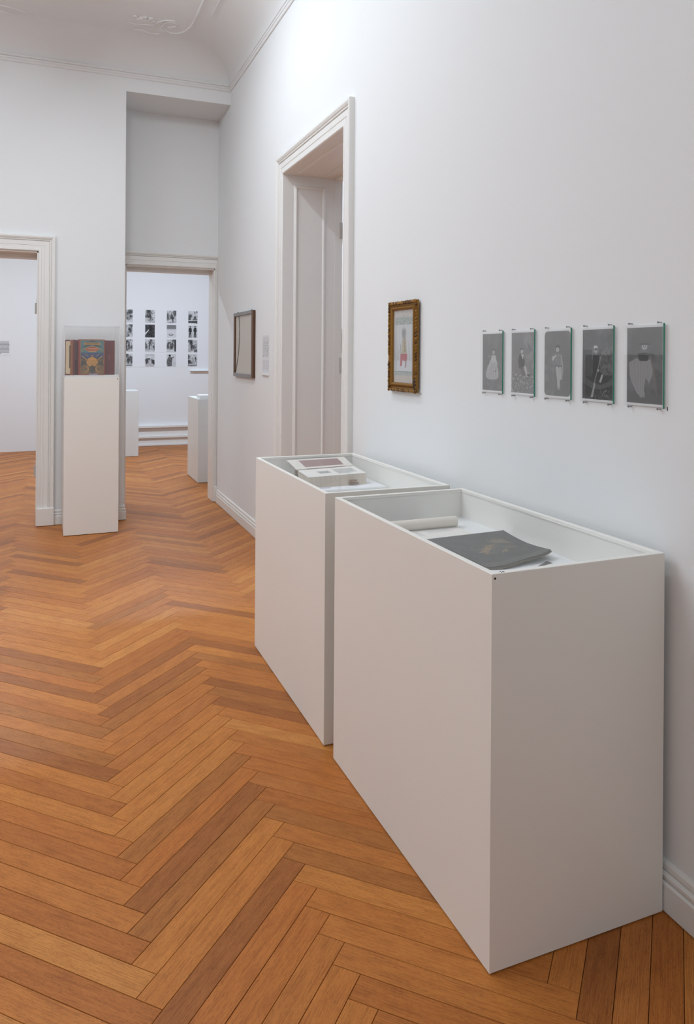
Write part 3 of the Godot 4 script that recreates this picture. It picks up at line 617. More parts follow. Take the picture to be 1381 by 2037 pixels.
	b = B.new(); b.box(Vector3(0.035, 0.13, 0.0001), Vector3(0.047, 0.28, 0.0012)); obj("label_patch", b, paint(Color(0.48, 0.32, 0.30), 0.6), r)
	var c := thing("cream_book", "cream paged volume with ochre spine at the side of the hood", "book", Vector3(X0 + 0.008, y, Z1 - 0.08))
	b = B.new(); b.box(Vector3(0.004, 0.012, -0.08), Vector3(0.040, 0.29, 0.0)); obj("page_block", b, paint(Color(0.86, 0.77, 0.62), 0.8), c)
	b = B.new(); b.bevel(Vector3(0.042, 0, -0.085), Vector3(0.060, 0.295, 0.004), 0.001); obj("ochre_board", b, paint(Color(0.58, 0.33, 0.09), 0.5), c)
	b = B.new(); b.bevel(Vector3(0.0, 0, -0.085), Vector3(0.0035, 0.302, 0.004), 0.001); b.box(Vector3(0.0, 0.292, -0.085), Vector3(0.04, 0.302, 0.004)); b.box(Vector3(0.0, 0.0, -0.085), Vector3(0.04, 0.01, 0.004)); obj("dark_red_board", b, red, c)
	b = B.new(); b.bevel(Vector3(0.0605, 0, -0.085), Vector3(0.075, 0.303, -0.0), 0.001); obj("red_board", b, red, c)
	b = B.new(); b.box(Vector3(0.033, 0.06, 0.0), Vector3(0.0415, 0.255, 0.0012)); obj("dark_strip", b, paint(Color(0.16, 0.13, 0.10), 0.7), c)

func lettering(s: String, parent: Node3D, at: Vector3, high: float, mat: Material, wide: float) -> void:
	var tm := TextMesh.new(); tm.text = s; tm.font_size = 32; tm.pixel_size = 0.001; tm.depth = 0.0006
	var f := SystemFont.new(); f.font_names = PackedStringArray(["Droid Serif"]); f.font_weight = 700; tm.font = f
	var o := put("lettering", tm, mat, parent); o.position = at
	var bx := tm.get_aabb().size; o.scale = Vector3(wide / maxf(bx.x, 0.001), high / maxf(bx.y, 0.001), 1)

func cover_print() -> Image:
	var im := sheet(200, 300, Color(0.18, 0.27, 0.33))
	for i in 300:      # printed background: green-blue sky over a dark blue and brown ground
		var c := Color(0.27, 0.47, 0.49) if i < 110 else (Color(0.16, 0.26, 0.42) if i < 160 else Color(0.22, 0.23, 0.20))
		im.fill_rect(Rect2i(0, i, 200, 1), c)
	mottle(im, 21, 0.03, Color(0.26, 0.45, 0.46), 0.6, 0.0, Rect2(0, 0, 1, 0.36)); mottle(im, 22, 0.06, Color(0.10, 0.12, 0.12), 0.6, 0.1, Rect2(0, 0.5, 1, 0.5))
	var g := Color(0.80, 0.56, 0.24); var dk := Color(0.13, 0.12, 0.10)
	for s in [-1, 1]:      # fronds and scrolls of the ornament, mirrored about the middle
		for k in 9: stroke(im, [[0.5 + s * 0.06, 0.15], [0.5 + s * (0.14 + 0.035 * k), 0.12 + 0.012 * k]], 0.012, dk, 0.7)
		stroke(im, [[0.5 + s * 0.26, 0.245], [0.5 + s * 0.36, 0.26], [0.5 + s * 0.42, 0.32]], 0.03, g, 0.8)
		stroke(im, [[0.5 + s * 0.16, 0.48], [0.5 + s * 0.3, 0.40]], 0.02, g, 0.8); stroke(im, [[0.5 + s * 0.25, 0.57], [0.5 + s * 0.42, 0.47]], 0.05, g, 0.8)
		stroke(im, [[0.5 + s * 0.28, 0.62], [0.5 + s * 0.45, 0.55], [0.5 + s * 0.46, 0.68]], 0.02, g, 0.7)
		for k in 5:
			var c := Vector2(0.5 + s * (0.30 - 0.015 * k), 0.84); var pts := []
			for i in 13: pts.append([c.x + (0.17 - 0.03 * k) * cos(TAU * i / 12.0), c.y + (0.115 - 0.02 * k) * sin(TAU * i / 12.0)])
			stroke(im, pts, 0.016, g, 0.75)
		for k in 12: stroke(im, [[0.5 + s * (0.06 + 0.035 * k), 0.99], [0.5 + s * (0.08 + 0.034 * k), 0.93 - 0.02 * (k % 3)]], 0.018, g, 0.6)
	ell(im, 0.5, 0.64, 0.25, 0.145, g, 0.95, 0.06); ell(im, 0.5, 0.64, 0.22, 0.12, Color(0.80, 0.58, 0.26), 0.8, 0.2)
	for k in 5: stroke(im, [[0.28 + 0.01 * k, 0.585 + 0.035 * k], [0.5, 0.60 + 0.03 * k], [0.72 - 0.01 * k, 0.58 + 0.035 * k]], 0.008, dk, 0.55)
	for k in 7: stroke(im, [[0.40 + 0.035 * k, 0.80], [0.5, 0.73]], 0.02, dk, 0.7)
	ell(im, 0.5, 0.47, 0.055, 0.04, g, 1, 0.1); ell(im, 0.5, 0.47, 0.03, 0.022, Color(0.12, 0.19, 0.31), 1, 0.1); stroke(im, [[0.5, 0.5], [0.5, 0.56]], 0.035, g)
	for k in 40: stroke(im, [[fposmod(k * 0.618, 1.0), 0.55 + 0.43 * fposmod(k * 0.3819, 1.0)], [fposmod(k * 0.618, 1.0) + 0.05 * sin(k), 0.56 + 0.43 * fposmod(k * 0.3819, 1.0) + 0.02]], 0.012, g if k % 2 else dk, 0.55)
	stroke(im, [[0.2, 0.105], [0.8, 0.105]], 0.10, Color(0.70, 0.52, 0.24)); stroke(im, [[0.40, 0.035], [0.60, 0.035]], 0.05, dk, 0.6)
	ell(im, 0.5, 0.265, 0.29, 0.085, g, 1, 0.05); ell(im, 0.5, 0.265, 0.265, 0.072, Color(0.62, 0.10, 0.09), 1, 0.05)
	for e in [[[0.012, 0.008], [0.988, 0.008], [0.988, 0.992], [0.012, 0.992], [0.012, 0.008]]]: stroke(im, e, 0.02, Color(0.62, 0.42, 0.18))
	return im

# ------------------------------------------------------------------ pictures on the long wall
func wall_thing(called: String, label: String, category: String, y: float, z: float, group := "") -> Node3D:
	return thing(called, label, category, on_wall(y, z), TH, group)        # local: -x out of the wall, +z towards the viewer's side, +y up

func wall_quad(b: B, n: float, y0: float, y1: float, z0: float, z1: float) -> void:   # picture facing the room; z0 is its left edge
	b.quad(Vector3(-n, y1, z0), Vector3(-n, y0, z0), Vector3(-n, y0, z1), Vector3(-n, y1, z1))

func build_wall_pictures() -> void:
	var what := ["glass plate photo of a child in a wide pale dress, last before the gilt frame", "glass plate photo of a boy in dark jacket sitting on rocks", "glass plate photo with rounded corners of a standing costumed child", "glass plate photo of a child standing in a boat with an oar", "glass plate photo of a figure in wide pale trousers holding a stick"]
	for i in 5:
		var zc := -2.5495 + 0.2062 * i
		var t := wall_thing("glass_photo", what[i], "photograph", 1.398, zc, "glass plate photographs in a row")
		var hw := 0.0805; var h := 0.2425
		var b := B.new(); b.box(Vector3(-0.0045, 0.003, -hw + 0.004), Vector3(-0.0003, h - 0.003, hw - 0.002)); obj("backing_card", b, m.paper, t)
		b = B.new(); wall_quad(b, 0.0047, 0.010, h - 0.010, -hw + 0.009, hw - 0.008); obj("photo_print", b, picture(photo(i), 0.45), t)
		b = B.new(); b.box(Vector3(-0.011, 0, -hw), Vector3(-0.006, h, hw)); obj("glass_plate", b, m.glass, t)
		b = B.new(); b.box(Vector3(-0.0112, 0, hw + 0.0001), Vector3(-0.0058, h, hw + 0.0009)); var ge := obj("glass_edge", b, m.edge, t); tag(ge, "green glass edge")
		for s in [[-0.055, 0.0], [0.062, 0.0], [-0.055, h], [0.062, h]]:
			b = B.new(); var yy: float = s[1] + (0.0022 if s[1] > 0 else -0.0022)
			b.tube([Vector3(0.0, yy, s[0]), Vector3(-0.0135, yy, s[0])], 0.0017, 8); b.tube([Vector3(-0.0125, yy, s[0]), Vector3(-0.014, yy, s[0])], 0.0034, 8); obj("pin", b, m.steel, t)
	for k in [["1", 1.398, -1.638], ["4", 1.363, -3.176]]:
		var tm := TextMesh.new(); tm.text = k[0]; tm.font_size = 16; tm.pixel_size = 0.00085; tm.depth = 0.0006
		var o := put("number_mark", tm, m.dark); o.position = on_wall(k[1], k[2]) + Vector3(-0.0004, 0, 0); o.rotation.y = TH - PI / 2
		tag(o, "small dark number %s on the wall beside the %s" % [k[0], "boat and trousers photographs" if k[0] == "1" else "gilt frame"], "number")
	gilt_frame(); grey_framed_panel()
	# printed sheet beside the tall doorway
	var t := wall_thing("printed_sheet", "pale printed sheet on the wall between beige panel and tall doorway", "text sheet", 1.372, -5.958)
	var im := sheet(90, 150, Color(0.89, 0.89, 0.9)); im.fill_rect(Rect2i(5, 6, 80, 82), Color(0.84, 0.845, 0.85)); mottle(im, 31, 0.09, grey(0.6), 0.8, 0.25, Rect2(0.08, 0.16, 0.84, 0.42)); text_lines(im, Rect2(0.06, 0.66, 0.42, 0.28), 9, grey(0.62), 0.7, 1); text_lines(im, Rect2(0.54, 0.66, 0.42, 0.28), 9, grey(0.62), 0.7, 2)
	var b := B.new(); b.box(Vector3(-0.002, 0.02, -0.105), Vector3(0, 0.325, 0.105)); obj("paper", b, m.paper, t)
	b = B.new(); wall_quad(b, 0.0022, 0.02, 0.325, -0.105, 0.105); obj("print", b, picture(im, 0.8), t)
	b = B.new(); b.box(Vector3(-0.012, 0.0, -0.105), Vector3(0, 0.012, 0.1)); obj("bottom_strip", b, m.paper, t)

func gilt_frame() -> void:
	var t := wall_thing("gilt_frame", "carved gilt frame with a faded figure drawing, ornament chipped on one side", "picture frame", 1.366, -3.345)
	var hw := 0.158; var h := 0.441
	var prof := poly2([[0, 0.008], [0, 0.021], [0.004, 0.024], [0.008, 0.021], [0.014, 0.016], [0.020, 0.015], [0.024, 0.017], [0.028, 0.023], [0.033, 0.025], [0.040, 0.020], [0.044, 0.008]])
	# the profile's x runs from the outer edge inwards
	var c := [Vector3(0, 0, -hw), Vector3(0, h, -hw), Vector3(0, h, hw), Vector3(0, 0, hw)]; var U := [Vector3(0, 1, 1), Vector3(0, -1, 1), Vector3(0, -1, -1), Vector3(0, 1, -1)]
	for i in 4:
		var b := B.new(); b.sweep(prof, [c[i], c[(i + 1) % 4]], [U[i], U[(i + 1) % 4]], [Vector3.LEFT, Vector3.LEFT]); obj("frame_rail", b, m.gold, t)
	var leaf := B.new(); leaf.blob(Vector3.ZERO, Vector3(0.0075, 0.0135, 0.0075), 6, 8); leaf.blob(Vector3(-0.004, 0.004, 0.003), Vector3(0.0045, 0.008, 0.0035), 5, 6); leaf.blob(Vector3(-0.004, -0.005, -0.003), Vector3(0.0045, 0.007, 0.0035), 5, 6)
	var lm := leaf.mesh(); var rng := RandomNumberGenerator.new(); rng.seed = 5
	for i in 27:
		for s in [-1, 1]:
			var y := 0.008 + (h - 0.016) * i / 26.0
			if s == -1 and (i == 9 or i == 10): continue          # broken off
			var o := put("carved_leaf", lm, m.gold if rng.randf() < 0.6 else m.gold_dark, t); o.position = Vector3(-0.0205, y, s * (hw - 0.005)); o.rotation = Vector3(rng.randf_range(-0.3, 0.3) + s * 0.6, 0, rng.randf_range(-0.3, 0.3)); o.scale = Vector3(0.8, rng.randf_range(0.75, 0.95), rng.randf_range(0.8, 1.0))
	for i in 19:
		for y in [0.006, h - 0.006]:
			var o := put("carved_leaf", lm, m.gold if rng.randf() < 0.5 else m.gold_dark, t); o.position = Vector3(-0.0205, y, -hw + 0.012 + (2 * hw - 0.024) * i / 18.0); o.rotation = Vector3(PI / 2 + rng.randf_range(-0.3, 0.3) + 0.5, 0, rng.randf_range(-0.3, 0.3)); o.scale = Vector3(0.8, rng.randf_range(0.75, 0.95), rng.randf_range(0.8, 1.0))
	var b := B.new(); b.blob(Vector3(-0.024, 0.04, hw - 0.012), Vector3(0.006, 0.03, 0.014)); var patch := obj("bare_patch", b, paint(Color(0.22, 0.15, 0.1), 0.8), t); tag(patch, "dark bare patch where the gilding is lost")
	b = B.new(); b.box(Vector3(-0.010, 0.03, -hw + 0.03), Vector3(-0.002, h - 0.03, hw - 0.03)); obj("backing", b, m.paper, t)
	b = B.new(); wall_quad(b, 0.0104, 0.038, h - 0.038, -hw + 0.038, hw - 0.038); var im := sheet(150, 240, Color(0.80, 0.80, 0.80))
	im.fill_rect(Rect2i(0, 0, 150, 26), Color(0.77, 0.75, 0.72)); im.fill_rect(Rect2i(0, 214, 150, 26), Color(0.76, 0.72, 0.68)); im.fill_rect(Rect2i(8, 26, 134, 20), Color(0.66, 0.69, 0.65)); mottle(im, 41, 0.09, Color(0.5, 0.53, 0.5), 0.8, 0.0, Rect2(0.05, 0.1, 0.9, 0.1)); im.fill_rect(Rect2i(8, 200, 134, 14), Color(0.66, 0.69, 0.66)); mottle(im, 42, 0.09, Color(0.52, 0.55, 0.53), 0.7, 0.1, Rect2(0.05, 0.83, 0.9, 0.06))
	mottle(im, 43, 0.08, Color(0.72, 0.55, 0.5), 0.6, 0.35, Rect2(0, 0, 1, 0.1))
	for e in [0.10, 0.14]: stroke(im, [[e, 0.2], [1 - e, 0.2], [1 - e, 0.84], [e, 0.84], [e, 0.2]], 0.012, Color(0.48, 0.52, 0.52), 0.8)
	for k in 7: poly(im, [[0.02 + 0.14 * k, 0.7], [0.06 + 0.13 * k, 0.30 + 0.05 * (k % 3)], [0.14 + 0.135 * k, 0.68]], Color(0.60, 0.61, 0.62), 0.45)
	im.fill_rect(Rect2i(22, 168, 106, 30), Color(0.80, 0.81, 0.82))
	ell(im, 0.5, 0.31, 0.13, 0.075, Color(0.62, 0.63, 0.63), 0.7); ell(im, 0.5, 0.335, 0.075, 0.06, Color(0.42, 0.42, 0.42), 0.75); ell(im, 0.515, 0.35, 0.035, 0.03, Color(0.74, 0.66, 0.60), 0.8)
	for k in 14: stroke(im, [[0.42 + 0.012 * k, 0.26 + 0.01 * (k % 4)], [0.40 + 0.016 * k, 0.46 + 0.02 * (k % 3)]], 0.01, Color(0.45, 0.46, 0.45), 0.45)
	poly(im, [[0.44, 0.40], [0.58, 0.40], [0.63, 0.60], [0.36, 0.60]], Color(0.70, 0.64, 0.52), 0.85); poly(im, [[0.50, 0.38], [0.54, 0.38], [0.60, 0.58], [0.50, 0.58]], Color(0.55, 0.47, 0.28), 0.7)
	poly(im, [[0.34, 0.60], [0.66, 0.60], [0.64, 0.69], [0.54, 0.70], [0.44, 0.68], [0.40, 0.76], [0.32, 0.77]], Color(0.66, 0.14, 0.18), 0.9); stroke(im, [[0.60, 0.69], [0.58, 0.77]], 0.06, Color(0.58, 0.42, 0.45), 0.8); stroke(im, [[0.36, 0.48], [0.30, 0.58]], 0.03, grey(0.45), 0.6); stroke(im, [[0.48, 0.08], [0.48, 0.24]], 0.012, grey(0.4), 0.6); stroke(im, [[0.28, 0.26], [0.30, 0.5]], 0.008, grey(0.4), 0.5)
	obj("drawing", b, picture(im, 0.55), t)
	b = B.new(); b.box(Vector3(-0.0145, 0.036, -hw + 0.036), Vector3(-0.0125, h - 0.036, hw - 0.036)); obj("glass", b, m.glass, t)

func grey_framed_panel() -> void:
	var z0 := -7.03; var z1 := -6.30; var y := 1.338; var h := 0.58
	var t := wall_thing("framed_panel", "beige panel with a thin curved dark line in a brown and grey frame", "picture frame", y, (z0 + z1) / 2)
	var hw := (z1 - z0) / 2; var b := B.new(); b.box(Vector3(-0.014, 0.01, -hw + 0.01), Vector3(-0.002, h - 0.01, hw - 0.01)); obj("panel", b, paint(Color(0.80, 0.775, 0.74), 0.6), t)
	var brown := paint(Color(0.36, 0.23, 0.13), 0.45); var gr := paint(Color(0.55, 0.54, 0.535), 0.5)
	for s in [-1, 1]:
		b = B.new(); b.bevel(Vector3(-0.026, 0.0, s * hw - (0.055 if s > 0 else 0.0)), Vector3(-0.001, h, s * hw + (0.0 if s > 0 else 0.05)), 0.003); obj("side_rail", b, brown, t)
	for yy in [-0.002, h - 0.028]:
		b = B.new(); b.bevel(Vector3(-0.027, yy, -hw - 0.002), Vector3(-0.002, yy + 0.031, hw - 0.052), 0.002); obj("cross_rail", b, gr, t)
	var pts := []
	for k in [[0.555, -0.19], [0.45, -0.165], [0.36, -0.165], [0.27, -0.18], [0.18, -0.215], [0.10, -0.265], [0.04, -0.305]]: pts.append(Vector3(-0.015, k[0], k[1]))
	var cv := Curve3D.new()
	for i in pts.size(): var hd: Vector3 = (pts[mini(i + 1, 6)] - pts[maxi(i - 1, 0)]) / 6; cv.add_point(pts[i], -hd, hd)
	var line := []
	for i in 31: line.append(cv.sample_baked(cv.get_baked_length() * i / 30.0))
	b = B.new(); b.tube(line, 0.0038, 6); obj("dark_line", b, paint(grey(0.2), 0.6), t)
	for s in [-0.28, 0.24]:
		b = B.new(); b.box(Vector3(-0.012, h + 0.002, s), Vector3(-0.002, h + 0.012, s + 0.02)); obj("clip", b, gr, t)

func photo(i: int) -> Image:
	var w := 132; var h := 208; var im := sheet(w, h, grey([0.36, 0.42, 0.38, 0.36, 0.36][i]))
	mottle(im, 60 + i, 0.012, grey(0.46), 0.5, 0.0); mottle(im, 70 + i, 0.3, grey(0.34), 0.08, 0.0)
	var skin := grey(0.74)
	if i == 0:
		mottle(im, 81, 0.03, grey(0.5), 0.4, 0.2, Rect2(0, 0.85, 1, 0.15))
		poly(im, [[0.42, 0.50], [0.68, 0.49], [0.80, 0.64], [0.82, 0.74], [0.79, 0.775], [0.70, 0.80], [0.50, 0.81], [0.28, 0.80], [0.20, 0.77], [0.17, 0.70], [0.26, 0.58]], grey(0.68), 0.95); mottle(im, 82, 0.08, grey(0.52), 0.5, 0.1, Rect2(0.2, 0.55, 0.6, 0.22))
		for k in 9: stroke(im, [[0.46 + 0.025 * k, 0.50], [0.22 + 0.068 * k, 0.79]], 0.014, grey(0.54 if k % 2 else 0.78), 0.6)
		poly(im, [[0.46, 0.38], [0.66, 0.38], [0.70, 0.50], [0.44, 0.51]], grey(0.74)); ell(im, 0.56, 0.30, 0.08, 0.05, grey(0.28)); ell(im, 0.56, 0.325, 0.06, 0.042, skin); stroke(im, [[0.48, 0.42], [0.38, 0.52], [0.30, 0.62]], 0.05, skin, 0.9); stroke(im, [[0.64, 0.42], [0.74, 0.54]], 0.05, skin, 0.9); ell(im, 0.34, 0.40, 0.05, 0.03, grey(0.55), 0.7); ell(im, 0.67, 0.66, 0.04, 0.015, grey(0.3))
	elif i == 1:
		mottle(im, 83, 0.02, grey(0.55), 0.7, -0.1, Rect2(0.55, 0, 0.45, 0.68)); stroke(im, [[0.72, 0.18], [0.84, 0.30]], 0.06, grey(0.35), 0.6)
		poly(im, [[0.0, 0.60], [0.2, 0.62], [0.45, 0.68], [0.7, 0.72], [0.95, 0.78], [1.0, 1.0], [0.0, 1.0]], grey(0.42)); mottle(im, 84, 0.07, grey(0.66), 0.85, 0.05, Rect2(0, 0.66, 1, 0.34)); mottle(im, 85, 0.12, grey(0.22), 0.6, 0.2, Rect2(0, 0.66, 1, 0.34))
		poly(im, [[0.36, 0.36], [0.56, 0.36], [0.60, 0.52], [0.56, 0.60], [0.36, 0.60], [0.30, 0.48]], grey(0.14)); ell(im, 0.46, 0.28, 0.075, 0.03, grey(0.15)); ell(im, 0.47, 0.312, 0.06, 0.04, skin); poly(im, [[0.42, 0.36], [0.56, 0.36], [0.52, 0.45]], grey(0.72)); poly(im, [[0.40, 0.58], [0.60, 0.56], [0.74, 0.68], [0.66, 0.71], [0.52, 0.72], [0.48, 0.72]], grey(0.3)); stroke(im, [[0.60, 0.58], [0.70, 0.70]], 0.09, skin, 0.9); stroke(im, [[0.72, 0.70], [0.82, 0.70]], 0.05, grey(0.15))
	elif i == 2:
		mottle(im, 86, 0.025, grey(0.52), 0.5, 0.15, Rect2(0, 0.3, 0.4, 0.7)); ell(im, 0.52, 0.25, 0.10, 0.045, grey(0.24)); ell(im, 0.51, 0.285, 0.07, 0.042, skin)
		poly(im, [[0.42, 0.35], [0.62, 0.34], [0.66, 0.44], [0.63, 0.52], [0.42, 0.53]], grey(0.40)); mottle(im, 87, 0.2, grey(0.66), 0.9, 0.1, Rect2(0.42, 0.35, 0.23, 0.22)); poly(im, [[0.43, 0.52], [0.66, 0.52], [0.68, 0.58], [0.44, 0.59]], grey(0.33)); stroke(im, [[0.50, 0.58], [0.55, 0.74], [0.56, 0.86]], 0.11, grey(0.70)); stroke(im, [[0.61, 0.58], [0.64, 0.72]], 0.10, grey(0.68)); ell(im, 0.57, 0.88, 0.05, 0.025, grey(0.6)); stroke(im, [[0.44, 0.38], [0.33, 0.44], [0.34, 0.40]], 0.05, skin); stroke(im, [[0.65, 0.38], [0.70, 0.54], [0.70, 0.66]], 0.055, grey(0.58))
		# white mask with rounded corners
		for y in h:
			for x in w:
				var d := Vector2(maxf(0.11 - minf(x + 0.5, w - x - 0.5) / w, 0), maxf(0.07 - minf(y + 0.5, h - y - 0.5) / h, 0))
				if Vector2(d.x / 0.11, d.y / 0.07).length() > 0.98: im.set_pixel(x, y, grey(0.9))
	elif i == 3:
		im.fill_rect(Rect2i(0, 135, w, 73), grey(0.13)); mottle(im, 88, 0.02, grey(0.5), 0.6, 0.1, Rect2(0.2, 0, 0.8, 0.4)); im.fill_rect(Rect2i(0, 60, int(w * 0.32), 80), grey(0.24)); mottle(im, 89, 0.05, grey(0.17), 0.6, 0, Rect2(0, 0.3, 1, 0.36))
		for k in 9: stroke(im, [[0.0, 0.66 + 0.012 * k], [0.3, 0.76 + 0.009 * k], [0.6, 0.80 + 0.006 * k], [0.85, 0.75 + 0.007 * k], [1.0, 0.69 + 0.01 * k]], 0.012, grey(0.5 if k % 2 == 0 else 0.2), 0.8)
		mottle(im, 90, 0.12, grey(0.5), 0.7, 0.15, Rect2(0, 0.92, 1, 0.08)); mottle(im, 91, 0.1, grey(0.6), 0.7, 0.1, Rect2(0.6, 0.86, 0.3, 0.1))
		poly(im, [[0.36, 0.37], [0.54, 0.37], [0.58, 0.55], [0.56, 0.70], [0.36, 0.72], [0.34, 0.55]], grey(0.07)); poly(im, [[0.5, 0.58], [0.64, 0.62], [0.68, 0.66], [0.6, 0.74], [0.5, 0.70]], grey(0.08)); stroke(im, [[0.66, 0.66], [0.60, 0.74]], 0.06, skin); ell(im, 0.44, 0.25, 0.07, 0.022, grey(0.85)); ell(im, 0.445, 0.30, 0.065, 0.045, skin); ell(im, 0.455, 0.28, 0.06, 0.02, grey(0.15)); stroke(im, [[0.62, 0.38], [0.50, 0.60], [0.38, 0.80]], 0.022, grey(0.62)); poly(im, [[0.40, 0.76], [0.44, 0.78], [0.36, 0.97], [0.28, 0.98]], grey(0.66)); ell(im, 0.53, 0.585, 0.035, 0.02, skin)
	else:
		im.fill_rect(Rect2i(0, int(h * 0.87), w, h), grey(0.34)); mottle(im, 92, 0.02, grey(0.27), 0.7, -0.2, Rect2(0, 0.34, 1, 0.53))
		poly(im, [[0.06, 0.46], [0.29, 0.40], [0.38, 0.44], [0.58, 0.43], [0.66, 0.42], [0.74, 0.51], [0.72, 0.62], [0.64, 0.73], [0.54, 0.66], [0.49, 0.79], [0.52, 0.88], [0.42, 0.91], [0.30, 0.88], [0.14, 0.73], [0.08, 0.63]], grey(0.56))
		for k in 10: stroke(im, [[0.16 + 0.05 * k, 0.45], [0.28 + 0.022 * k, 0.86]], 0.014, grey(0.48 if k % 2 else 0.62), 0.5)
		poly(im, [[0.30, 0.34], [0.56, 0.33], [0.62, 0.40], [0.58, 0.44], [0.36, 0.44]], grey(0.12)); ell(im, 0.5, 0.25, 0.085, 0.05, skin); poly(im, [[0.43, 0.20], [0.46, 0.15], [0.58, 0.14], [0.60, 0.21]], grey(0.38)); stroke(im, [[0.56, 0.36], [0.74, 0.36]], 0.05, grey(0.2)); stroke(im, [[0.66, 0.38], [0.76, 0.58], [0.84, 0.87]], 0.035, Color(0.42, 0.38, 0.36)); ell(im, 0.48, 0.90, 0.04, 0.025, grey(0.55)); ell(im, 0.40, 0.905, 0.045, 0.025, grey(0.55))
	# eyes, brows and mouths
	var f: Array = [[0.56, 0.325, 0.05], [0.47, 0.312, 0.05], [0.51, 0.285, 0.058], [0.445, 0.30, 0.052], [0.5, 0.25, 0.07]][i]
	for e in [-0.38, 0.38]: ell(im, f[0] + e * f[2], f[1] - 0.004, f[2] * 0.26, f[2] * 0.16, grey(0.18), 0.85, 0.6)
	stroke(im, [[f[0] - f[2] * 0.3, f[1] + 0.02], [f[0] + f[2] * 0.3, f[1] + 0.02]], f[2] * 0.16, grey(0.3), 0.7); stroke(im, [[f[0], f[1] - 0.004], [f[0] + f[2] * 0.1, f[1] + 0.01]], f[2] * 0.15, grey(0.5), 0.6)
	for e in 9: ell(im, f[0] + f[2] * (-1.0 + 0.25 * e), f[1] - 0.032 - 0.012 * sin(PI * e / 8.0), f[2] * 0.4, 0.014, grey(0.2 if i != 3 else 0.85), 0.8, 0.5)
	if i == 4: poly(im, [[0.39, 0.225], [0.45, 0.145], [0.5, 0.165], [0.57, 0.13], [0.62, 0.225]], grey(0.34)); stroke(im, [[0.38, 0.22], [0.63, 0.22]], 0.03, grey(0.24))
	var k := 0.86 if i != 3 else 0.92; var up := 0.122 if i != 3 else 0.05
	for y in h:      # old prints have faded blacks
		for x in w:
			var c := im.get_pixel(x, y); im.set_pixel(x, y, Color(c.r * k + up, c.g * k + up - 0.004, c.b * k + up - 0.006))
	return im

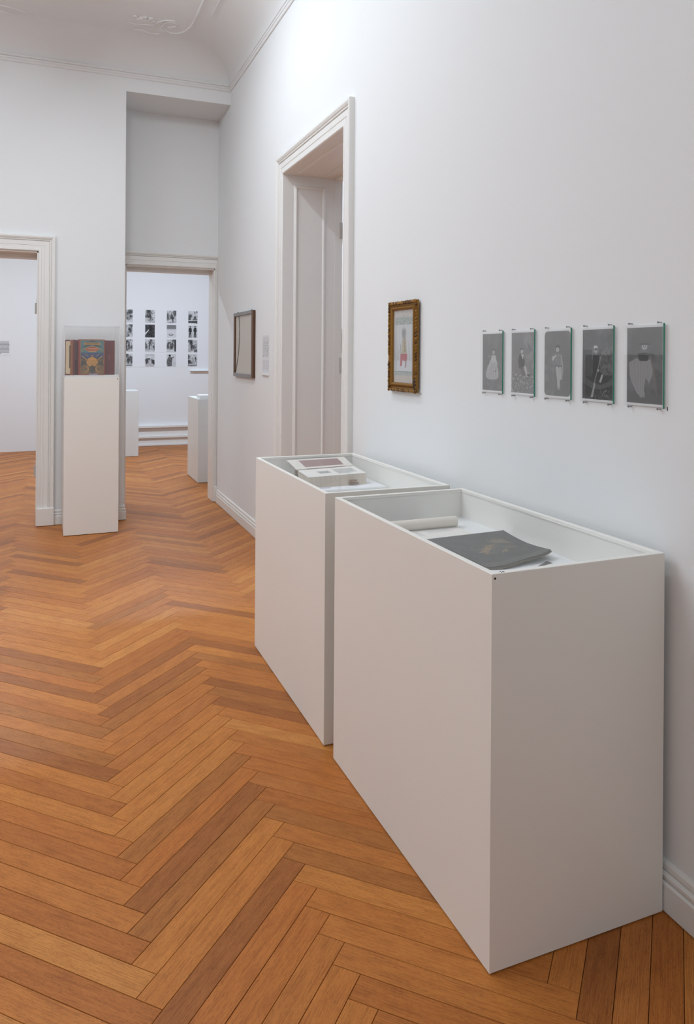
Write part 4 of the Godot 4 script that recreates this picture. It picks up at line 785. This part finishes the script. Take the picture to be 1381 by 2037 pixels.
# ------------------------------------------------------------------ back room
func build_far_room() -> void:
	var names := [["two figures under trees", "a crowd below dark foliage", "a pale kneeling figure on an arched path", "a dark doorway beside a table"],
		["a figure above a round basin", "a dark man crossed by a beam", "a lone boat on an empty sea", "two men standing face to face"],
		["a reclining figure against a light sky", "a man bending over papers", "a group standing by a tree trunk", "a walking man among other figures"],
		["figures seated in leaves", "a young man in a cap", "a man in a cloak holding a pipe", "people in a boat under branches"]]
	var x0 := [1.211, 1.567, 1.919, 2.274, 2.628]
	for r in 4:
		for c in 5:
			var y1: float = 2.262 - 0.2435 * r; var x: float = x0[c]
			var lab: String = "engraving of %s, pinned on a white double sheet" % names[r][c] if c < 4 else "dark engraving cut off by the door jamb, %s row of the prints" % ["uppermost", "second", "third", "lowest"][r]
			var t := thing("engraving_sheet", lab, "print", Vector3(x, y1 - 0.213, FZ), 0.0, "engravings pinned up in four rows")
			var b := B.new(); b.box(Vector3(-0.012, -0.008, 0.0002), Vector3(0.166, 0.222, 0.0022)); obj("picture_page", b, m.paper, t)
			b = B.new(); b.box(Vector3(0.182, -0.008, 0.0002), Vector3(0.334, 0.222, 0.0018)); obj("blank_page", b, m.paper, t)
			b = B.new(); b.quad(Vector3(0, 0.213, 0.0025), Vector3(0, 0, 0.0025), Vector3(0.155, 0, 0.0025), Vector3(0.155, 0.213, 0.0025)); obj("engraving", b, picture(engraving(r, c), 0.8), t)
	var b := B.new(); b.box(Vector3(2.31, 1.245, FZ), Vector3(2.75, 1.256, FZ + 0.05)); tag(obj("wall_shelf", b, m.base), "narrow white shelf below the rows of engravings", "shelf")
	# tall skirting with a rail
	b = B.new(); b.box(Vector3(0.2, 0.004, FZ), Vector3(6.1, 0.134, FZ + 0.03)); b.box(Vector3(0.2, 0.134, FZ), Vector3(6.1, 0.165, FZ + 0.06)); b.box(Vector3(0.2, 0.165, FZ), Vector3(6.1, 0.306, FZ + 0.022)); b.box(Vector3(0.2, 0.306, FZ), Vector3(6.1, 0.338, FZ + 0.07)); b.box(Vector3(0.2, 0.004, FZ), Vector3(6.1, 0.03, FZ + 0.045))
	struct("baseboard_far", "tall stepped white skirting of the back room", b, m.trim)
	b = B.new(); b.box(Vector3(-2.9, 0.0, FZ), Vector3(0.6, 4.1, FZ + 0.075)); struct("wall_partition", "white partition wall behind the doorway beside the plinth", b, m.wall)
	# text on the partition
	var im := sheet(120, 84, Color(0.91, 0.91, 0.915)); text_lines(im, Rect2(0.1, 0.10, 0.84, 0.8), 10, grey(0.5), 0.75, 77)
	var t := thing("wall_text", "printed text sheet on the partition seen through the doorway", "text sheet", Vector3(-0.80, 1.49, FZ + 0.075))
	b = B.new(); b.box(Vector3(0, 0, 0), Vector3(0.34, 0.245, 0.002)); obj("paper", b, m.paper, t)
	b = B.new(); b.quad(Vector3(0, 0.245, 0.0023), Vector3(0, 0, 0.0023), Vector3(0.34, 0, 0.0023), Vector3(0.34, 0.245, 0.0023)); obj("print", b, picture(im, 0.8), t)
	# plinths of the back room
	t = thing("low_plinth", "plain white plinth standing bare near the engravings", "plinth", Vector3(0.87, 0, -11.73))
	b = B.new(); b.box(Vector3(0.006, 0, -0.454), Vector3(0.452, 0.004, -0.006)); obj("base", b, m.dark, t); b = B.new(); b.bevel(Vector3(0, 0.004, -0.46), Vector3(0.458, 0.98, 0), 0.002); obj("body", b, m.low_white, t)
	t = thing("low_plinth", "white plinth with a white tray beside the door jamb", "plinth", Vector3(1.711, 0, -9.07))
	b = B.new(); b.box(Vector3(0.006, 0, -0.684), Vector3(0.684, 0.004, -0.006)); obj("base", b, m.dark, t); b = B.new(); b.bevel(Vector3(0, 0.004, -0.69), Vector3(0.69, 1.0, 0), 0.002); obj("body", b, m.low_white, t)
	b = B.new(); b.bevel(Vector3(1.735, 1.0, -9.30), Vector3(2.3, 1.045, -9.10), 0.004); tag(obj("white_tray", b, m.base), "flat white tray on the plinth beside the jamb", "tray")
	b = B.new(); b.bevel(Vector3(1.90, 1.045, -9.27), Vector3(2.10, 1.12, -9.15), 0.02); tag(obj("grey_object", b, paint(grey(0.45), 0.6)), "small grey box on the white tray", "box")
	# picture in the side room
	t = thing("side_room_picture", "grey picture glimpsed through the gap of the tall doorway", "picture", Vector3(2.93, 1.56, RZ))
	b = B.new(); b.bevel(Vector3(0, 0, 0), Vector3(0.34, 0.27, 0.02), 0.002); obj("frame", b, paint(grey(0.5), 0.5), t)
	b = B.new(); b.box(Vector3(0.02, 0.03, 0.02), Vector3(0.32, 0.22, 0.021)); obj("image", b, paint(Color(0.3, 0.3, 0.33), 0.5), t)

func engraving(r: int, c: int) -> Image:
	var im := sheet(62, 85, grey(0.82)); var sd := 100 + r * 10 + c; var k := grey(0.10)
	if r == 1 and c == 1:
		im.fill(grey(0.25)); hatch(im, Rect2(0, 0, 1, 1), grey(0.12), 0.7, sd); mottle(im, sd, 0.06, grey(0.5), 0.5, 0.2); person(im, 0.55, 0.06, 0.9, grey(0.08)); poly(im, [[0.0, 0.66], [0.36, 0.38], [0.42, 0.42], [0.0, 0.82]], grey(0.85))
	elif r == 1 and c == 2:
		im.fill_rect(Rect2i(0, 0, 62, 27), grey(0.5)); im.fill_rect(Rect2i(0, 27, 62, 58), grey(0.84)); ell(im, 0.45, 0.76, 0.27, 0.085, grey(0.25), 0.9, 0.2); ell(im, 0.45, 0.745, 0.2, 0.05, grey(0.8), 1, 0.2); stroke(im, [[0, 0.36], [1, 0.37]], 0.02, grey(0.6))
	elif r == 1 and c == 3:
		person(im, 0.22, 0.05, 0.93, k); person(im, 0.75, 0.04, 0.92, k); hatch(im, Rect2(0, 0.1, 1, 0.85), grey(0.5), 0.3, sd)
	elif r == 3 and c == 1:
		hatch(im, Rect2(0, 0, 1, 1), grey(0.5), 0.5, sd); poly(im, [[0.0, 0.45], [0.3, 0.3], [0.4, 0.75], [0.1, 0.8]], grey(0.2), 0.8); poly(im, [[0.65, 0.4], [1, 0.5], [1, 0.85], [0.7, 0.8]], grey(0.15), 0.8); ell(im, 0.48, 0.42, 0.2, 0.16, grey(0.7)); poly(im, [[0.22, 0.25], [0.48, 0.12], [0.68, 0.22], [0.70, 0.32], [0.3, 0.36]], grey(0.85)); ell(im, 0.42, 0.40, 0.1, 0.1, grey(0.25), 0.8); poly(im, [[0.1, 0.98], [0.3, 0.68], [0.6, 0.64], [0.9, 0.82], [0.95, 1.0]], grey(0.8)); mottle(im, sd, 0.15, k, 0.6, 0.2, Rect2(0.1, 0.6, 0.85, 0.4))
	elif r == 3 and c == 2:
		ell(im, 0.33, 0.13, 0.13, 0.09, k); poly(im, [[0.05, 0.45], [0.25, 0.22], [0.5, 0.25], [0.62, 0.42], [0.55, 0.7], [0.55, 0.95], [0.1, 0.98], [0.0, 0.7]], grey(0.3)); mottle(im, sd, 0.15, grey(0.7), 0.8, 0.1, Rect2(0, 0.25, 0.6, 0.7)); stroke(im, [[0.5, 0.35], [0.75, 0.25]], 0.08, grey(0.25)); mottle(im, sd + 1, 0.2, grey(0.4), 0.5, 0.3, Rect2(0.6, 0.6, 0.4, 0.4))
	else:
		var g := RandomNumberGenerator.new(); g.seed = sd; var low: float = [0.72, 0.9, 0.95, 0.85][(r + c) % 4]
		for i in 5: ell(im, g.randf(), g.randf() * low, g.randf_range(0.15, 0.4), g.randf_range(0.12, 0.3), grey(0.22), 0.75, 0.5)
		for i in 150:
			var p := Vector2(g.randf(), g.randf() * low); var d := Vector2.from_angle(g.randf_range(0.7, 2.2)) * g.randf_range(0.04, 0.14)
			stroke(im, [[p.x, p.y], [p.x + d.x, p.y + d.y]], 0.02, grey(0.08) if g.randf() < 0.62 else grey(0.8), 0.75)
		for i in 2: person(im, g.randf_range(0.2, 0.8), g.randf_range(0.2, 0.45), g.randf_range(0.4, 0.55), grey(0.78 if i == 0 else 0.12))
		for i in 60:
			var p := Vector2(g.randf(), g.randf_range(0.3, 1.0)); stroke(im, [[p.x, p.y], [p.x + 0.05, p.y + g.randf_range(-0.05, 0.05)]], 0.018, grey(0.15) if i % 2 else grey(0.8), 0.7)
		if r == 2 and c == 2: stroke(im, [[0.9, 0.0], [0.9, 0.9]], 0.16, k, 0.9)
		if r == 0 and c == 3: im.fill_rect(Rect2i(0, 62, 62, 4), grey(0.85)); im.fill_rect(Rect2i(0, 68, 62, 12), grey(0.25))
		if r == 3 and (c == 0 or c == 3): poly(im, [[0, 0.78], [1, 0.76], [0.85, 0.92], [0.1, 0.92]], grey(0.75)); stroke(im, [[0.05, 0.9], [0.95, 0.88]], 0.05, k)
	return im

func person(im: Image, x: float, y: float, h: float, c: Color) -> void:
	var g := RandomNumberGenerator.new(); g.seed = int(x * 977 + y * 311 + h * 101)
	ell(im, x, y + h * 0.07, h * 0.065, h * 0.06, c, 1, 0.2); stroke(im, [[x - h * 0.09, y + h * 0.035], [x + h * 0.09, y + h * 0.03]], h * 0.05, c)
	poly(im, [[x - h * 0.07, y + h * 0.14], [x + h * 0.08, y + h * 0.14], [x + h * 0.16, y + h * 0.22], [x + h * 0.20, y + h * 0.48], [x + h * 0.11, y + h * 0.52], [x + h * 0.14, y + h], [x + h * 0.03, y + h], [x + h * 0.01, y + h * 0.62], [x - h * 0.06, y + h], [x - h * 0.16, y + h * 0.98], [x - h * 0.10, y + h * 0.52], [x - h * 0.20, y + h * 0.45], [x - h * 0.14, y + h * 0.2]], c)
	for i in 30:
		var p := Vector2(x + h * g.randf_range(-0.17, 0.17), y + h * g.randf_range(0.15, 0.9)); var k := 0.75 if c.r < 0.5 else 0.2
		stroke(im, [[p.x, p.y], [p.x + h * g.randf_range(-0.05, 0.05), p.y + h * 0.09]], 0.016, grey(k), 0.5)
